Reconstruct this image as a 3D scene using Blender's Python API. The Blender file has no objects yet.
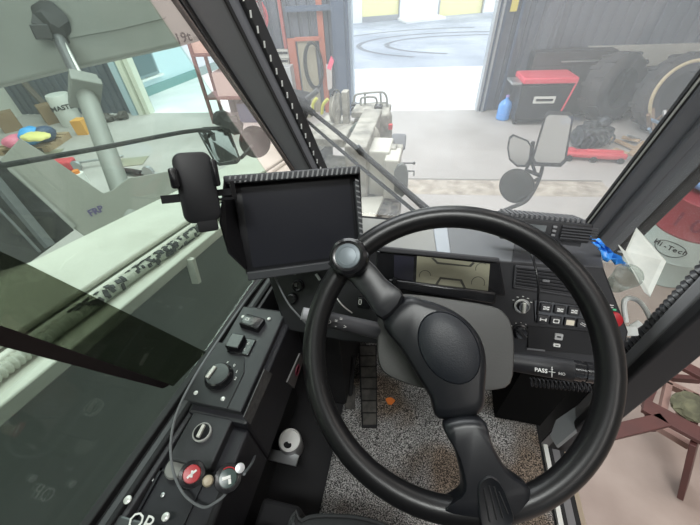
import bpy, bmesh, math, random
from mathutils import Vector, Matrix, Euler
random.seed(7)
SC = bpy.context.scene
COL = SC.collection
# ---------------------------------------------------------------- camera, world, exposure
F = 330.0
TH, RO, YA = math.radians(42.6), math.radians(3.5), math.radians(14.5)
CAM = Vector((0, 0, 2.6))
_fh = Vector((-math.sin(YA), math.cos(YA), 0)); _r0 = Vector((math.cos(YA), math.sin(YA), 0))
_f = _fh*math.cos(TH) - Vector((0, 0, 1))*math.sin(TH)
_u0 = _fh*math.sin(TH) + Vector((0, 0, 1))*math.cos(TH)
_R = _r0*math.cos(RO) - _u0*math.sin(RO); _U = _r0*math.sin(RO) + _u0*math.cos(RO)
cd = bpy.data.cameras.new('camera'); cam = bpy.data.objects.new('camera', cd); COL.objects.link(cam)
cd.sensor_width = 36; cd.lens = F*36/700; cd.clip_start = .02; cd.clip_end = 200
M = Matrix.Identity(4)
for i in range(3):
    M[i][0], M[i][1], M[i][2], M[i][3] = _R[i], _U[i], -_f[i], CAM[i]
cam.matrix_world = M
SC.camera = cam
SC.view_settings.view_transform = 'Standard'; SC.view_settings.look = 'None'
SC.view_settings.exposure = 0.0; SC.view_settings.gamma = 1; SC.view_settings.use_curve_mapping = False
w = bpy.data.worlds.new('sky'); SC.world = w; w.use_nodes = True
w.node_tree.nodes['Background'].inputs[0].default_value = (.86, .93, 1, 1)
w.node_tree.nodes['Background'].inputs[1].default_value = 2.8
def area_light(name, loc, size, power, color=(1, .97, .93), rot=(0, 0, 0)):
    l = bpy.data.lights.new(name, 'AREA'); l.shape = 'RECTANGLE'; l.size, l.size_y = size; l.energy = power; l.color = color
    o = bpy.data.objects.new(name, l); COL.objects.link(o); o.location = loc; o.rotation_euler = rot
    return o
area_light('roof_fill', (-2.2, 4.2, 6.3), (5, 4), 520, (.95, .98, 1))  # unseen area lights added under the closed roof to brighten the shop
area_light('roof_fill', (3.6, 2.5, 6.3), (4, 6), 190, (1, .91, .86))
area_light('roof_fill', (-6.2, 5.2, 6.3), (3.5, 3), 330, (.93, 1, 1))  # added to brighten the floor on the left
area_light('wheel_fill', (.15, -.75, 5.2), (1.2, .3), 85, (1, .98, .95))  # unseen light added above the cab for highlights on the wheel rim
area_light('roof_fill', (0, -4.5, 6.3), (8, 4), 450, (1, .96, .92))
# ---------------------------------------------------------------- pixel rays on real planes
def ray(x, y): return _f + _R*((x-350)/F) - _U*((y-262.5)/F)
def at(x, y, d): return CAM + ray(x, y)*d
def on(x, y, p, n):
    r = ray(x, y); return CAM + r*((Vector(p)-CAM).dot(n)/r.dot(n))
def onz(x, y, z): return on(x, y, (0, 0, z), Vector((0, 0, 1)))
def onx(x, y, v): return on(x, y, (v, 0, 0), Vector((1, 0, 0)))
def ony(x, y, v): return on(x, y, (0, v, 0), Vector((0, 1, 0)))
WSN = Vector((0, 1, .25)).normalized()
def ws(x, y, off=0): return on(x, y, Vector((0, .8, 2.2)) + WSN*off, WSN)
# ---------------------------------------------------------------- materials
MAT = {}
def mat(name, col, rough=.6, metal=0, noise=None, bump=None, col2=None, alpha=None, emit=None, spec=.5):
    if name in MAT: return MAT[name]
    m = bpy.data.materials.new(name); m.use_nodes = True; nt = m.node_tree; N = nt.nodes; L = nt.links
    b = N['Principled BSDF']; c = tuple(col) + (1,)
    b.inputs['Base Color'].default_value = c; b.inputs['Roughness'].default_value = rough; b.inputs['Metallic'].default_value = metal
    b.inputs['Specular IOR Level'].default_value = spec
    tc = N.new('ShaderNodeTexCoord')
    if noise:
        nz = N.new('ShaderNodeTexNoise'); nz.inputs['Scale'].default_value = noise[0]; nz.inputs['Detail'].default_value = 6
        L.new(tc.outputs['Object'], nz.inputs['Vector'])
        cr = N.new('ShaderNodeValToRGB'); lo, hi = noise[1], noise[2]
        cr.color_ramp.elements[0].position = lo; cr.color_ramp.elements[1].position = hi
        cr.color_ramp.elements[0].color = tuple(col2 or [v*.7 for v in col]) + (1,); cr.color_ramp.elements[1].color = c
        L.new(nz.outputs['Fac'], cr.inputs[0]); L.new(cr.outputs[0], b.inputs['Base Color'])
    if bump:
        nb = N.new('ShaderNodeTexNoise'); nb.inputs['Scale'].default_value = bump[0]; nb.inputs['Detail'].default_value = 3
        L.new(tc.outputs['Object'], nb.inputs['Vector'])
        bp = N.new('ShaderNodeBump'); bp.inputs['Strength'].default_value = bump[1]; bp.inputs['Distance'].default_value = bump[2] if len(bump) > 2 else .002
        L.new(nb.outputs['Fac'], bp.inputs['Height']); L.new(bp.outputs[0], b.inputs['Normal'])
    if emit: b.inputs['Emission Color'].default_value = tuple(emit[:3]) + (1,); b.inputs['Emission Strength'].default_value = emit[3]
    MAT[name] = m; return m
def glassmat(name, tint, dust, dustcol=(.85, .88, .9), gloss=.04):
    m = bpy.data.materials.new(name); m.use_nodes = True; nt = m.node_tree; N = nt.nodes; L = nt.links; N.clear()
    out = N.new('ShaderNodeOutputMaterial'); tr = N.new('ShaderNodeBsdfTransparent'); tr.inputs[0].default_value = tuple(tint) + (1,)
    df = N.new('ShaderNodeBsdfTranslucent'); df.inputs[0].default_value = tuple(dustcol) + (1,)
    nz = N.new('ShaderNodeTexNoise'); nz.inputs['Scale'].default_value = 5; tc = N.new('ShaderNodeTexCoord'); L.new(tc.outputs['Object'], nz.inputs['Vector'])
    mr = N.new('ShaderNodeMapRange'); mr.inputs[3].default_value = dust*.75; mr.inputs[4].default_value = dust*1.25; L.new(nz.outputs['Fac'], mr.inputs[0])
    mx = N.new('ShaderNodeMixShader'); L.new(mr.outputs[0], mx.inputs[0]); L.new(tr.outputs[0], mx.inputs[1]); L.new(df.outputs[0], mx.inputs[2])
    gl = N.new('ShaderNodeBsdfGlossy'); gl.inputs['Roughness'].default_value = .02; mg = N.new('ShaderNodeMixShader'); mg.inputs[0].default_value = gloss
    L.new(mx.outputs[0], mg.inputs[1]); L.new(gl.outputs[0], mg.inputs[2]); L.new(mg.outputs[0], out.inputs[0])
    MAT[name] = m; return m
BLK = mat('black_plastic', (.013, .013, .016), .5, bump=(700, .25, .0005))
BLKG = mat('black_gloss', (.012, .012, .014), .22)
BLKM = mat('black_matte', (.014, .014, .016), .85)
RUB = mat('black_rubber', (.016, .016, .018), .7)
LEATH = mat('wheel_grip', (.009, .009, .01), .33, bump=(700, .12, .0004), spec=.5)
WPLA = mat('wheel_plastic', (.010, .011, .014), .36, bump=(1200, .12, .0004))
GREY = mat('grey_plastic', (.17, .17, .18), .55, bump=(800, .2, .0004))
PILL = mat('pillar_vinyl', (.17, .175, .195), .55, bump=(500, .2, .0004))
DASH = mat('dash_vinyl', (.05, .05, .056), .6, bump=(500, .3, .0005))
CONS = mat('console_paint', (.017, .017, .023), .5, noise=(30, .3, .7), col2=(.012, .012, .016))
CHR = mat('chrome', (.7, .7, .68), .3, .35)
STEEL = mat('steel', (.45, .46, .47), .4, .8)
CREAM = mat('cream_paint', (.55, .55, .49), .45, noise=(4, .3, .6), col2=(.46, .46, .4))
CREAMW = mat('worn_cream_paint', (.4, .39, .34), .6, noise=(9, .35, .6), col2=(.2, .195, .17))
WHITE = mat('white_plastic', (.78, .79, .76), .5)
WMARK = mat('white_marking', (.8, .8, .78), .6)
DKGRN = mat('shaded_boom_side', (.085, .1, .09), .6, noise=(3, .3, .7), col2=(.06, .07, .065))  # for the boom's side face only; its shade is put into the colour
RED = mat('red_plastic', (.42, .012, .02), .35)
RDM = mat('red_marking', (.55, .02, .03), .6)
# ---------------------------------------------------------------- object helpers
LOC = {}
def _link(o):
    COL.objects.link(o); return o
def tag(o, label=None, cat=None, group=None, kind=None):
    if label: o['label'] = label
    if cat: o['category'] = cat
    if group: o['group'] = group
    if kind: o['kind'] = kind
    return o
def thing(name, loc, label, cat, group=None):
    o = _link(bpy.data.objects.new(name, None)); o.location = loc; o.empty_display_size = .05; LOC[o.name] = Vector(loc)
    return tag(o, label, cat, group)
def fin(name, bm, m, parent=None, label=None, cat=None, group=None, kind=None, smooth=True, sub=0, bev=0, base=None):
    """one mesh object; parts keep their thing's origin; loose ones get an origin at their own base"""
    bmesh.ops.recalc_face_normals(bm, faces=bm.faces)
    if parent: org = LOC[parent.name]
    elif base is not None: org = Vector(base)
    else:
        xs = [v.co for v in bm.verts]
        org = Vector((sum(v.x for v in xs)/len(xs), sum(v.y for v in xs)/len(xs), min(v.z for v in xs)))
    bmesh.ops.translate(bm, verts=bm.verts, vec=-org)
    me = bpy.data.meshes.new(name); bm.to_mesh(me); bm.free()
    for mm in (m if isinstance(m, (list, tuple)) else [m]): me.materials.append(mm)
    if smooth:
        me.polygons.foreach_set('use_smooth', [True]*len(me.polygons))
        try: me.set_sharp_from_angle(angle=math.radians(38))
        except Exception: pass
    o = _link(bpy.data.objects.new(name, me)); LOC[o.name] = org
    if parent: o.parent = parent
    else: o.location = org
    if bev:
        md = o.modifiers.new('bevel', 'BEVEL'); md.width = bev; md.segments = 2; md.limit_method = 'ANGLE'; md.angle_limit = math.radians(50)
    if sub:
        md = o.modifiers.new('sub', 'SUBSURF'); md.levels = sub; md.render_levels = sub
    return tag(o, label, cat, group, kind)
def B(): return bmesh.new()
def frame(o, x, y=None, n=None):
    """matrix: local x along x, local z along n (or x cross y)"""
    x = Vector(x).normalized()
    if n is not None:
        n = Vector(n).normalized(); x = (x - n*x.dot(n)).normalized(); y = n.cross(x)
    else:
        y = Vector(y); n = x.cross(y).normalized(); y = n.cross(x)
    m = Matrix.Identity(4)
    for i in range(3): m[i][0], m[i][1], m[i][2], m[i][3] = x[i], y[i], n[i], Vector(o)[i]
    return m
def box(bm, c, s, m=None, rot=None):
    mm = Matrix.Translation(c)
    if rot: mm = mm @ Euler(rot).to_matrix().to_4x4()
    mm = mm @ Matrix.Diagonal((s[0], s[1], s[2], 1))
    if m is not None: mm = m @ mm
    bmesh.ops.create_cube(bm, size=1, matrix=mm); return bm
def bx(bm, x0, x1, y0, y1, z0, z1, m=None): return box(bm, ((x0+x1)/2, (y0+y1)/2, (z0+z1)/2), (abs(x1-x0), abs(y1-y0), abs(z1-z0)), m)
def cyl(bm, a, b, r, r2=None, seg=20, cap=True):
    a, b = Vector(a), Vector(b); d = b-a; q = Vector((0, 0, 1)).rotation_difference(d.normalized())
    mm = Matrix.Translation((a+b)/2) @ q.to_matrix().to_4x4()
    bmesh.ops.create_cone(bm, cap_ends=cap, segments=seg, radius1=r, radius2=r if r2 is None else r2, depth=d.length, matrix=mm); return bm
def prism(bm, pts, vec, smooth=0):
    vec = Vector(vec); a = [bm.verts.new(p) for p in pts]; b = [bm.verts.new(Vector(p)+vec) for p in pts]; n = len(a)
    bm.faces.new(a); bm.faces.new(b[::-1])
    for i in range(n): bm.faces.new((a[i], b[i], b[(i+1) % n], a[(i+1) % n]))
    return bm
def loft(bm, rings, cap=True, closed=True):
    vs = [[bm.verts.new(p) for p in r] for r in rings]; n = len(vs[0])
    for i in range(len(vs)-1):
        for j in range(n if closed else n-1):
            bm.faces.new((vs[i][j], vs[i][(j+1) % n], vs[i+1][(j+1) % n], vs[i+1][j]))
    if cap and closed: bm.faces.new(vs[0][::-1]); bm.faces.new(vs[-1])
    return bm
def smoothpath(pts, n=8, closed=False):
    pts = [Vector(p) for p in pts]; out = []; k = len(pts)
    for i in range(k if closed else k-1):
        if closed: p0, p1, p2, p3 = pts[i-1], pts[i], pts[(i+1) % k], pts[(i+2) % k]
        else: p0, p1, p2, p3 = pts[max(i-1, 0)], pts[i], pts[i+1], pts[min(i+2, k-1)]
        for j in range(n):
            t = j/n; out.append(.5*((2*p1)+(p2-p0)*t+(2*p0-5*p1+4*p2-p3)*t*t+(3*p1-p0-3*p2+p3)*t**3))
    if not closed: out.append(pts[-1])
    return out
def tube(bm, pts, r, seg=10, closed=False, sm=0):
    if sm: pts = smoothpath(pts, sm, closed)
    pts = [Vector(p) for p in pts]; k = len(pts); rings = []; up = None
    for i, p in enumerate(pts):
        if closed: t = (pts[(i+1) % k]-pts[i-1])
        else: t = pts[min(i+1, k-1)]-pts[max(i-1, 0)]
        t.normalize()
        if up is None: up = t.orthogonal().normalized()
        up = (up - t*up.dot(t)).normalized(); s = t.cross(up); rr = r(i/(k-1)) if callable(r) else r
        rings.append([p + up*math.cos(a)*rr + s*math.sin(a)*rr for a in [2*math.pi*j/seg for j in range(seg)]])
    if closed: rings.append(rings[0])
    if closed:
        vs = [[bm.verts.new(q) for q in rg] for rg in rings[:-1]]; vs.append(vs[0])
        for i in range(k):
            for j in range(seg): bm.faces.new((vs[i][j], vs[i][(j+1) % seg], vs[i+1][(j+1) % seg], vs[i+1][j]))
    else: loft(bm, rings)
    return bm
def coil(bm, a, b, r, wr, turns, seg=6):
    a, b = Vector(a), Vector(b); d = (b-a); t = d.normalized(); u = t.orthogonal().normalized(); v = t.cross(u); n = int(turns*12)
    return tube(bm, [a+d*(i/n)+u*math.cos(2*math.pi*i/12)*r+v*math.sin(2*math.pi*i/12)*r for i in range(n+1)], wr, seg)
def hose(bm, pts, r, pitch=.006, sm=10, seg=14, depth=.25):
    """corrugated hose: radius ripples along the path"""
    P = smoothpath(pts, sm); L = [0]
    for i in range(1, len(P)): L.append(L[-1]+(P[i]-P[i-1]).length)
    n = max(4, int(L[-1]/pitch*4)); Q = []
    for i in range(n+1):
        s = L[-1]*i/n; j = 1
        while j < len(L)-1 and L[j] < s: j += 1
        f = (s-L[j-1])/max(1e-9, L[j]-L[j-1]); Q.append(P[j-1].lerp(P[j], f))
    return tube(bm, Q, lambda f: r*(1-depth*(.5-.5*math.cos(2*math.pi*f*n/4))), seg)
def lathe(bm, prof, m=None, seg=28):
    m = m or Matrix.Identity(4); rings = []
    for r, z in prof: rings.append([m @ Vector((r*math.cos(2*math.pi*j/seg), r*math.sin(2*math.pi*j/seg), z)) for j in range(seg)])
    return loft(bm, rings)
def rrect(w, h, r, n=5):
    out = []
    for cx, cy, a0 in ((w/2-r, h/2-r, 0), (-w/2+r, h/2-r, 90), (-w/2+r, -h/2+r, 180), (w/2-r, -h/2+r, 270)):
        for i in range(n+1):
            a = math.radians(a0+90*i/n); out.append((cx+r*math.cos(a), cy+r*math.sin(a)))
    return out
def rbox(bm, m, w, h, r, z0, z1, ch=.0):
    """rounded-rectangle block in the local frame, front edge chamfered by ch"""
    rings = [[m @ Vector((x, y, z0)) for x, y in rrect(w, h, r)]]
    if ch: rings += [[m @ Vector((x, y, z1-ch)) for x, y in rrect(w, h, r)], [m @ Vector((x, y, z1-ch*.3)) for x, y in rrect(w-ch*.6, h-ch*.6, r)],[m @ Vector((x, y, z1)) for x, y in rrect(w-2*ch, h-2*ch, max(r-ch, .0003))]]
    else: rings.append([m @ Vector((x, y, z1)) for x, y in rrect(w, h, r)])
    return loft(bm, rings)
def ring_poly(bm, outer, inner, m, z0, z1):
    n = len(outer)
    r = [[m @ Vector((x, y, z0)) for x, y in outer], [m @ Vector((x, y, z1)) for x, y in outer], [m @ Vector((x, y, z1)) for x, y in inner], [m @ Vector((x, y, z0)) for x, y in inner]]
    r.append(r[0]); vs = [[bm.verts.new(p) for p in q] for q in r[:-1]]; vs.append(vs[0])
    for i in range(4):
        for j in range(n): bm.faces.new((vs[i][j], vs[i][(j+1) % n], vs[i+1][(j+1) % n], vs[i+1][j]))
    return bm
def text(bm, s, m, size, depth=.0004, align='CENTER', shear=0, bold=0):
    c = bpy.data.curves.new('t', 'FONT'); c.body = s; c.size = size; c.extrude = depth; c.align_x = align; c.align_y = 'CENTER'; c.shear = shear; c.offset = bold; c.resolution_u = 2
    o = bpy.data.objects.new('t', c); COL.objects.link(o); dg = bpy.context.evaluated_depsgraph_get()
    me = bpy.data.meshes.new_from_object(o.evaluated_get(dg)); me.transform(m); bm.from_mesh(me)
    bpy.data.objects.remove(o); bpy.data.meshes.remove(me); bpy.data.curves.remove(c); return bm
def ico(bm, c, r, sub=2, jit=0, s=(1, 1, 1)):
    g = bmesh.ops.create_icosphere(bm, subdivisions=sub, radius=r, matrix=Matrix.Translation(c) @ Matrix.Diagonal((*s, 1)))
    for v in g['verts']: v.co += Vector([random.uniform(-jit, jit) for _ in range(3)])
    return bm
def struct(name, bm, m, **k): return fin(name, bm, m, kind='structure', **k)
def T(x, y, z): return Matrix.Translation((x, y, z))
# ================================================================ THE YARD AND THE WORKSHOP (setting)
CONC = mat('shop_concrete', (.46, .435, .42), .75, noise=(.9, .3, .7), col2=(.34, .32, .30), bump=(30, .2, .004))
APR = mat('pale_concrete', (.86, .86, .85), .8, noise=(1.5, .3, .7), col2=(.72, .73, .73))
ASP = mat('asphalt', (.42, .45, .5), .85, noise=(.5, .35, .65), col2=(.26, .29, .34))
CORR = mat('steel_cladding', (.15, .165, .2), .45, .2, noise=(1.2, .3, .7), col2=(.09, .1, .125))
MASON = mat('pale_masonry', (.42, .41, .37), .85, noise=(2, .3, .7), col2=(.32, .31, .28))
YEL = mat('yellow_render', (.82, .76, .42), .7); WHW = mat('white_render', (.82, .84, .82), .7)
BLUEW = mat('pale_blue_cladding', (.62, .78, .84), .6)
STC = mat('blue_steel', (.1, .13, .19), .45, .3)
BA = math.radians(6)
BF = frame((0, 8, 0), (math.cos(BA), math.sin(BA), 0), n=(0, 0, 1))
WN = Vector((-math.sin(BA), math.cos(BA), 0))
def wl(x, y, off=0):
    """pixel on the front wall plane (off metres in front of it) -> building coordinates"""
    return BF.inverted() @ on(x, y, Vector((0, 8, 0)) - WN*off, WN)
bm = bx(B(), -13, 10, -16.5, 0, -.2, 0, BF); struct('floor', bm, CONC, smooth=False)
bm = bx(B(), .1, 9, -12, -5.0, 0, .003, BF); struct('floor_patch', bm, mat('tan_concrete', (.35, .285, .25), .75, noise=(2.2, .3, .7), col2=(.25, .195, .17), bump=(40, .3, .004)), smooth=False)  # second concrete zone, darker and tanner than the main floor
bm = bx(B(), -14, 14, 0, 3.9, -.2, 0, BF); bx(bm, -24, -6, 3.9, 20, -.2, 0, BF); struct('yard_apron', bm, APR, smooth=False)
bm = bx(B(), -6, 30, 3.9, 50, -.2, -.001, BF); struct('yard_asphalt', bm, ASP, smooth=False)
def corr(bm, u0, u1, z0, z1, y=0., pitch=.2, d=.035, m=BF):
    u = u0; pts = []
    while u < u1:
        for du, dy in ((0, 0), (.6, 0), (.68, d), (.92, d), (1, 0)):
            if u+du*pitch <= u1+1e-6: pts.append((u+du*pitch, y+dy))
        u += pitch
    a = [bm.verts.new(m @ Vector((p[0], p[1], z0))) for p in pts]; b = [bm.verts.new(m @ Vector((p[0], p[1], z1))) for p in pts]
    for i in range(len(a)-1): bm.faces.new((a[i], a[i+1], b[i+1], b[i]))
    return bm
UL, UR = -1.72, 1.0
bm = corr(B(), -10.4, -6.75, 0, 6.4); bx(bm, -10.4, -6.75, .05, .12, 0, 6.4, BF); struct('wall_front_left', bm, CORR, smooth=False)
bm = corr(B(), -4.7, UL-.15, 0, 6.4); bx(bm, -4.7, UL-.15, .05, .12, 0, 6.4, BF); struct('wall_front_middle', bm, CORR, smooth=False)
bm = corr(B(), 1.95, 9, 1.15, 6.4); bx(bm, 1.95, 9, .05, .12, 0, 6.4, BF); struct('wall_front_right', bm, CORR, smooth=False)
bm = bx(B(), 2.9, 9, -.05, .05, 0, 1.15, BF); struct('wall_front_dado', bm, MASON, smooth=False)
bm = bx(B(), -6.75, -4.7, 0, .1, 4.6, 6.4, BF); bx(bm, UL-.15, 1.95, 0, .1, 4.9, 6.4, BF); struct('wall_front_header', bm, CORR, smooth=False)
bm = bx(B(), -10.5, -10.4, -16.5, .1, 0, 6.4, BF); struct('wall_left', bm, mat('cream_wall', (.6, .6, .54), .8), smooth=False)
bm = bx(B(), 9, 9.1, -16.5, .1, 0, 6.4, BF); struct('wall_right', bm, MASON, smooth=False)
bm = bx(B(), -10.5, 9.1, -16.5, .1, 6.4, 6.5, BF); struct('ceiling', bm, MASON, smooth=False)
bm = bx(B(), -10.5, -3, -16.6, -16.5, 0, 6.4, BF); bx(bm, 3, 9.1, -16.6, -16.5, 0, 6.4, BF); struct('wall_back', bm, MASON, smooth=False)
# door posts of the big opening
bm = bx(B(), UL-.34, UL-.02, -.3, .05, 0, 4.9, BF); bx(bm, UL-.28, UL-.08, -.34, -.3, 0, 4.9, BF); struct('trim_1', bm, STC, smooth=False, bev=.01)
bm = bx(B(), UL-.02, UL+.04, -.2, .1, 0, 4.9, BF); struct('trim_2', bm, mat('pale_blue_steel', (.35, .42, .5), .4), smooth=False)
bm = bx(B(), UR, UR+.05, -.12, .12, 0, 4.9, BF); bx(bm, UR+.09, UR+.13, -.16, .08, 0, 4.9, BF); struct('trim_3', bm, mat('galvanised_steel', (.4, .42, .44), .4, .6), smooth=False)
bm = bx(B(), UR+.05, UR+.09, -.08, .08, 0, 4.9, BF); bx(bm, UR+.13, UR+.2, -.1, .08, 0, 4.9, BF); struct('trim_4', bm, STC, smooth=False)
bm = B()
bx(bm, -7.2, -7.05, -.16, .1, 0, 4.6, BF); struct('trim_8', bm, mat('pale_blue_jamb', (.4, .52, .58), .5), smooth=False); bm = B()
for k in range(2): bx(bm, -7.02+k*.16, -6.9+k*.16, -.14+.05*k, .1, 0, 4.6, BF)
struct('trim_5', bm, mat('cream_steel', (.66, .68, .58), .5), smooth=False)
# sliding door leaf parked to the right of the opening
t = thing('sliding_door', BF @ Vector((1.6, -.1, 0)), 'dark steel sliding door leaf parked right of the big opening', 'door')
fin('door_panel', corr(bx(B(), 1.2, 2.2, .0, .03, 0, 4.9, BF), 1.2, 2.2, .02, 4.9, -.05, .25, .04), CORR, t, smooth=False)
fin('door_rail', bx(B(), 1.42, 1.47, -.13, -.09, .1, 4.8, BF), STC, t)
fin('warning_sticker', bx(B(), 1.24, 1.36, -.1, -.09, 1.75, 2.05, BF), mat('yellow_sticker', (.7, .6, .15), .5), t, label='small yellow sticker')
# floor joint across the shop floor and rough strip
p = onz(410, 176, 0)
bm = bx(B(), -3.5, 2.3, -3.19, -3.15, .0005, .004, BF); struct('trim_6', bm, mat('joint_steel', (.2, .19, .17), .6), smooth=False)
bm = bx(B(), -3.5, 2.3, -3.62, -3.19, .0002, .002, BF); struct('trim_7', bm, mat('rough_concrete', (.5, .45, .38), .9, noise=(6, .35, .65), col2=(.3, .26, .22), bump=(20, .6, .01)), smooth=False)
# tyre marks out in the yard
bm = B()
for k, (a, b_, r0, r1) in enumerate(((60, 250, 2.3, 1.3), (70, 240, 3.0, 1.8), (90, 200, 4.0, 2.6))):
    c0 = onz(440, 44, 0); P = []; Q = []
    for i in range(25):
        an = math.radians(a+(b_-a)*i/24); P.append(c0+Vector((math.cos(an)*r0*1.6+1.5, math.sin(an)*r1*1.5, .003))); Q.append(c0+Vector((math.cos(an)*(r0-.13)*1.6+1.5, math.sin(an)*(r1-.13)*1.5, .003)))
    va = [bm.verts.new(q) for q in P]; vb = [bm.verts.new(q) for q in Q]
    for i in range(24): bm.faces.new((va[i], va[i+1], vb[i+1], vb[i]))
tag(fin('tyre_marks', bm, mat('tyre_mark', (.17, .18, .2), .9), smooth=False), 'dark curved tyre marks on the asphalt yard', 'tyre marks', kind='stuff')
# yellow building across the yard
g0, g1 = onz(360, 23, 0), onz(480, 13, 0); dv = (g1-g0).normalized()
YB = frame(g0, dv, n=(0, 0, 1)); s = (g1-g0).length/120.
t = thing('yard_building', g0, 'yellow building with white roller doors across the yard', 'building')
fin('wall', bx(B(), -30*s, 260*s, .05, .6, 0, 6, YB), YEL, t, smooth=False)
fin('wall_panel', bx(B(), -30*s, 2*s, -.02, .05, 0, 6, YB), WHW, t, smooth=False)
for u0, u1 in ((38, 76), (122, 165)):
    f = fin('roller_door', bx(B(), u0*s, u1*s, -.03, .05, 0, 3.6, YB), WHW, t, smooth=False)
    for u in (u0-1, u1): fin('door_post', bx(B(), u*s, (u+1)*s, -.1, .05, 0, 3.6, YB), STEEL, t, smooth=False)
bm = prism(B(), [YB @ Vector(q) for q in ((36*s, -1.6, 0), (76*s, -1.2, 0), (76*s, -.05, 0), (36*s, -.05, 0))], (0, 0, .1)); fin('ramp', bm, APR, t, smooth=False)
fin('skirting', bx(B(), 2*s, 37*s, -.04, .04, 0, .25, YB), STEEL, t, smooth=False)
# pale blue building past the left opening
g0, g1 = onz(146, 97, 0), onz(204, 74, 0); dv = (g1-g0).normalized(); BB = frame(g0, dv, n=(0, 0, 1)); L = (g1-g0).length
t = thing('yard_building', g0, 'pale blue clad building with a small window past the left opening', 'building')
fin('wall', bx(B(), -.8, L*2.2, 0, .4, 0, 5, BB), BLUEW, t, smooth=False)
fin('plinth', bx(B(), -.8, L*2.2, -.04, 0, 0, .22, BB), mat('teal_plinth', (.2, .36, .36), .6), t, smooth=False)
for px, py in ((143, 62),):
    q = BB.inverted() @ on(px, py, g0, BB.col[1].to_3d())
    f = fin('window_frame', bx(B(), q.x-.36, q.x+.36, -.05, 0, q.z-.34, q.z+.34, BB), mat('grey_frame', (.25, .33, .36), .5), t, smooth=False)
    fin('pane', bx(B(), q.x-.3, q.x+.3, -.06, -.05, q.z-.28, q.z+.28, BB), mat('dark_pane', (.12, .18, .2), .15), f if 0 else t, smooth=False)
    fin('window_sill', bx(B(), q.x-.44, q.x+.44, -.12, 0, q.z-.41, q.z-.36, BB), WHW, t, smooth=False)

# ================================================================ THE CAB SHELL (setting)
bm = bx(B(), -.42, .44, -.65, .84, 1.44, 1.5); struct('cab_floor', bm, BLKM, smooth=False)
CARP = mat('speckled_carpet', (.62, .61, .6), .95, noise=(330, .42, .66), col2=(.03, .03, .03), bump=(400, .8, .002))
def carpet_stain(m):
    nt = m.node_tree; N = nt.nodes; L = nt.links; b = N['Principled BSDF']; src = b.inputs['Base Color'].links[0].from_socket
    tc = [n for n in N if n.type == 'TEX_COORD'][0]; nz = N.new('ShaderNodeTexNoise'); nz.inputs['Scale'].default_value = 5.5; L.new(tc.outputs['Object'], nz.inputs['Vector'])
    cr = N.new('ShaderNodeValToRGB'); cr.color_ramp.elements[0].position = .47; cr.color_ramp.elements[1].position = .62; cr.color_ramp.elements[1].color = (1, 1, 1, 1)
    L.new(nz.outputs['Fac'], cr.inputs[0]); mx = N.new('ShaderNodeMixRGB'); mx.blend_type = 'MULTIPLY'; mx.inputs[2].default_value = (.62, .5, .4, 1); L.new(cr.outputs[0], mx.inputs[0]); L.new(src, mx.inputs[1]); L.new(mx.outputs[0], b.inputs['Base Color'])
carpet_stain(CARP)
def quadsheet(pts, th, up=(0, 0, 1)): return prism(B(), pts, Vector(up)*th)
bm = B(); nx, ny = 40, 40; vs = {}
for i in range(nx+1):
    for j in range(ny+1):
        x, y = -.17+.6*i/nx, .12+.6*j/ny
        z = 1.506+.02*max(0, (y-.55)/.17)**2+.004*math.sin(x*17+1)*math.sin(y*13)+.012*math.exp(-((x-.1-.25*(y-.3))/.035)**2)
        vs[i, j] = bm.verts.new((x, y, z))
for i in range(nx):
    for j in range(ny): bm.faces.new((vs[i, j], vs[i+1, j], vs[i+1, j+1], vs[i, j+1]))
t = fin('floor_mat', bm, CARP, base=(.13, .42, 1.5)); tag(t, 'worn grey speckled carpet mat with brown stains under the steering wheel', 'floor mat')
md = t.modifiers.new('s', 'SOLIDIFY'); md.thickness = .005; md.offset = 1
bm = bx(B(), -.47, -.42, -.65, .84, 1.2, 1.6); prism(bm, [(-.47, -.65, 1.6), (-.47, -.65, 1.985), (-.47, 0, 1.95), (-.47, .80, 1.86), (-.47, .84, 1.6)], (.06, 0, 0)); struct('wall_left', bm, BLKM, smooth=False)
bm = bx(B(), -.47, .56, -.7, -.65, 1.2, 3.0); struct('wall_back', bm, BLKM, smooth=False)
bm = bx(bx(bx(bx(B(), -.60, .66, -.7, -.25, 3.0, 3.05), -.60, .66, .5, .66, 3.0, 3.05), -.60, -.36, -.25, .5, 3.0, 3.05), .42, .66, -.25, .5, 3.0, 3.05); struct('cab_ceiling', bm, mat('headliner', (.25, .25, .25), .9), smooth=False)
bm = bx(B(), -.47, .5, .84, .88, 1.44, 1.98); struct('wall_front', bm, BLKM, smooth=False)
# sill of the left window: rubber channel and ridges
for k, (x0, x1, dz, m) in enumerate(((-.452, -.436, .012, RUB), (-.436, -.422, .0, BLKM), (-.422, -.408, .014, DASH), (-.408, -.398, .02, BLKM), (-.398, -.388, .012, DASH))):
    bm = prism(B(), [(x0, -.65, 1.995+dz), (x0, .0, 1.975+dz), (x0, .76, 1.87+dz), (x0, .76, 1.8), (x0, -.65, 1.8)], (x1-x0, 0, 0)); struct('trim_%d' % (10+k), bm, m, smooth=False, bev=.003)
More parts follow.
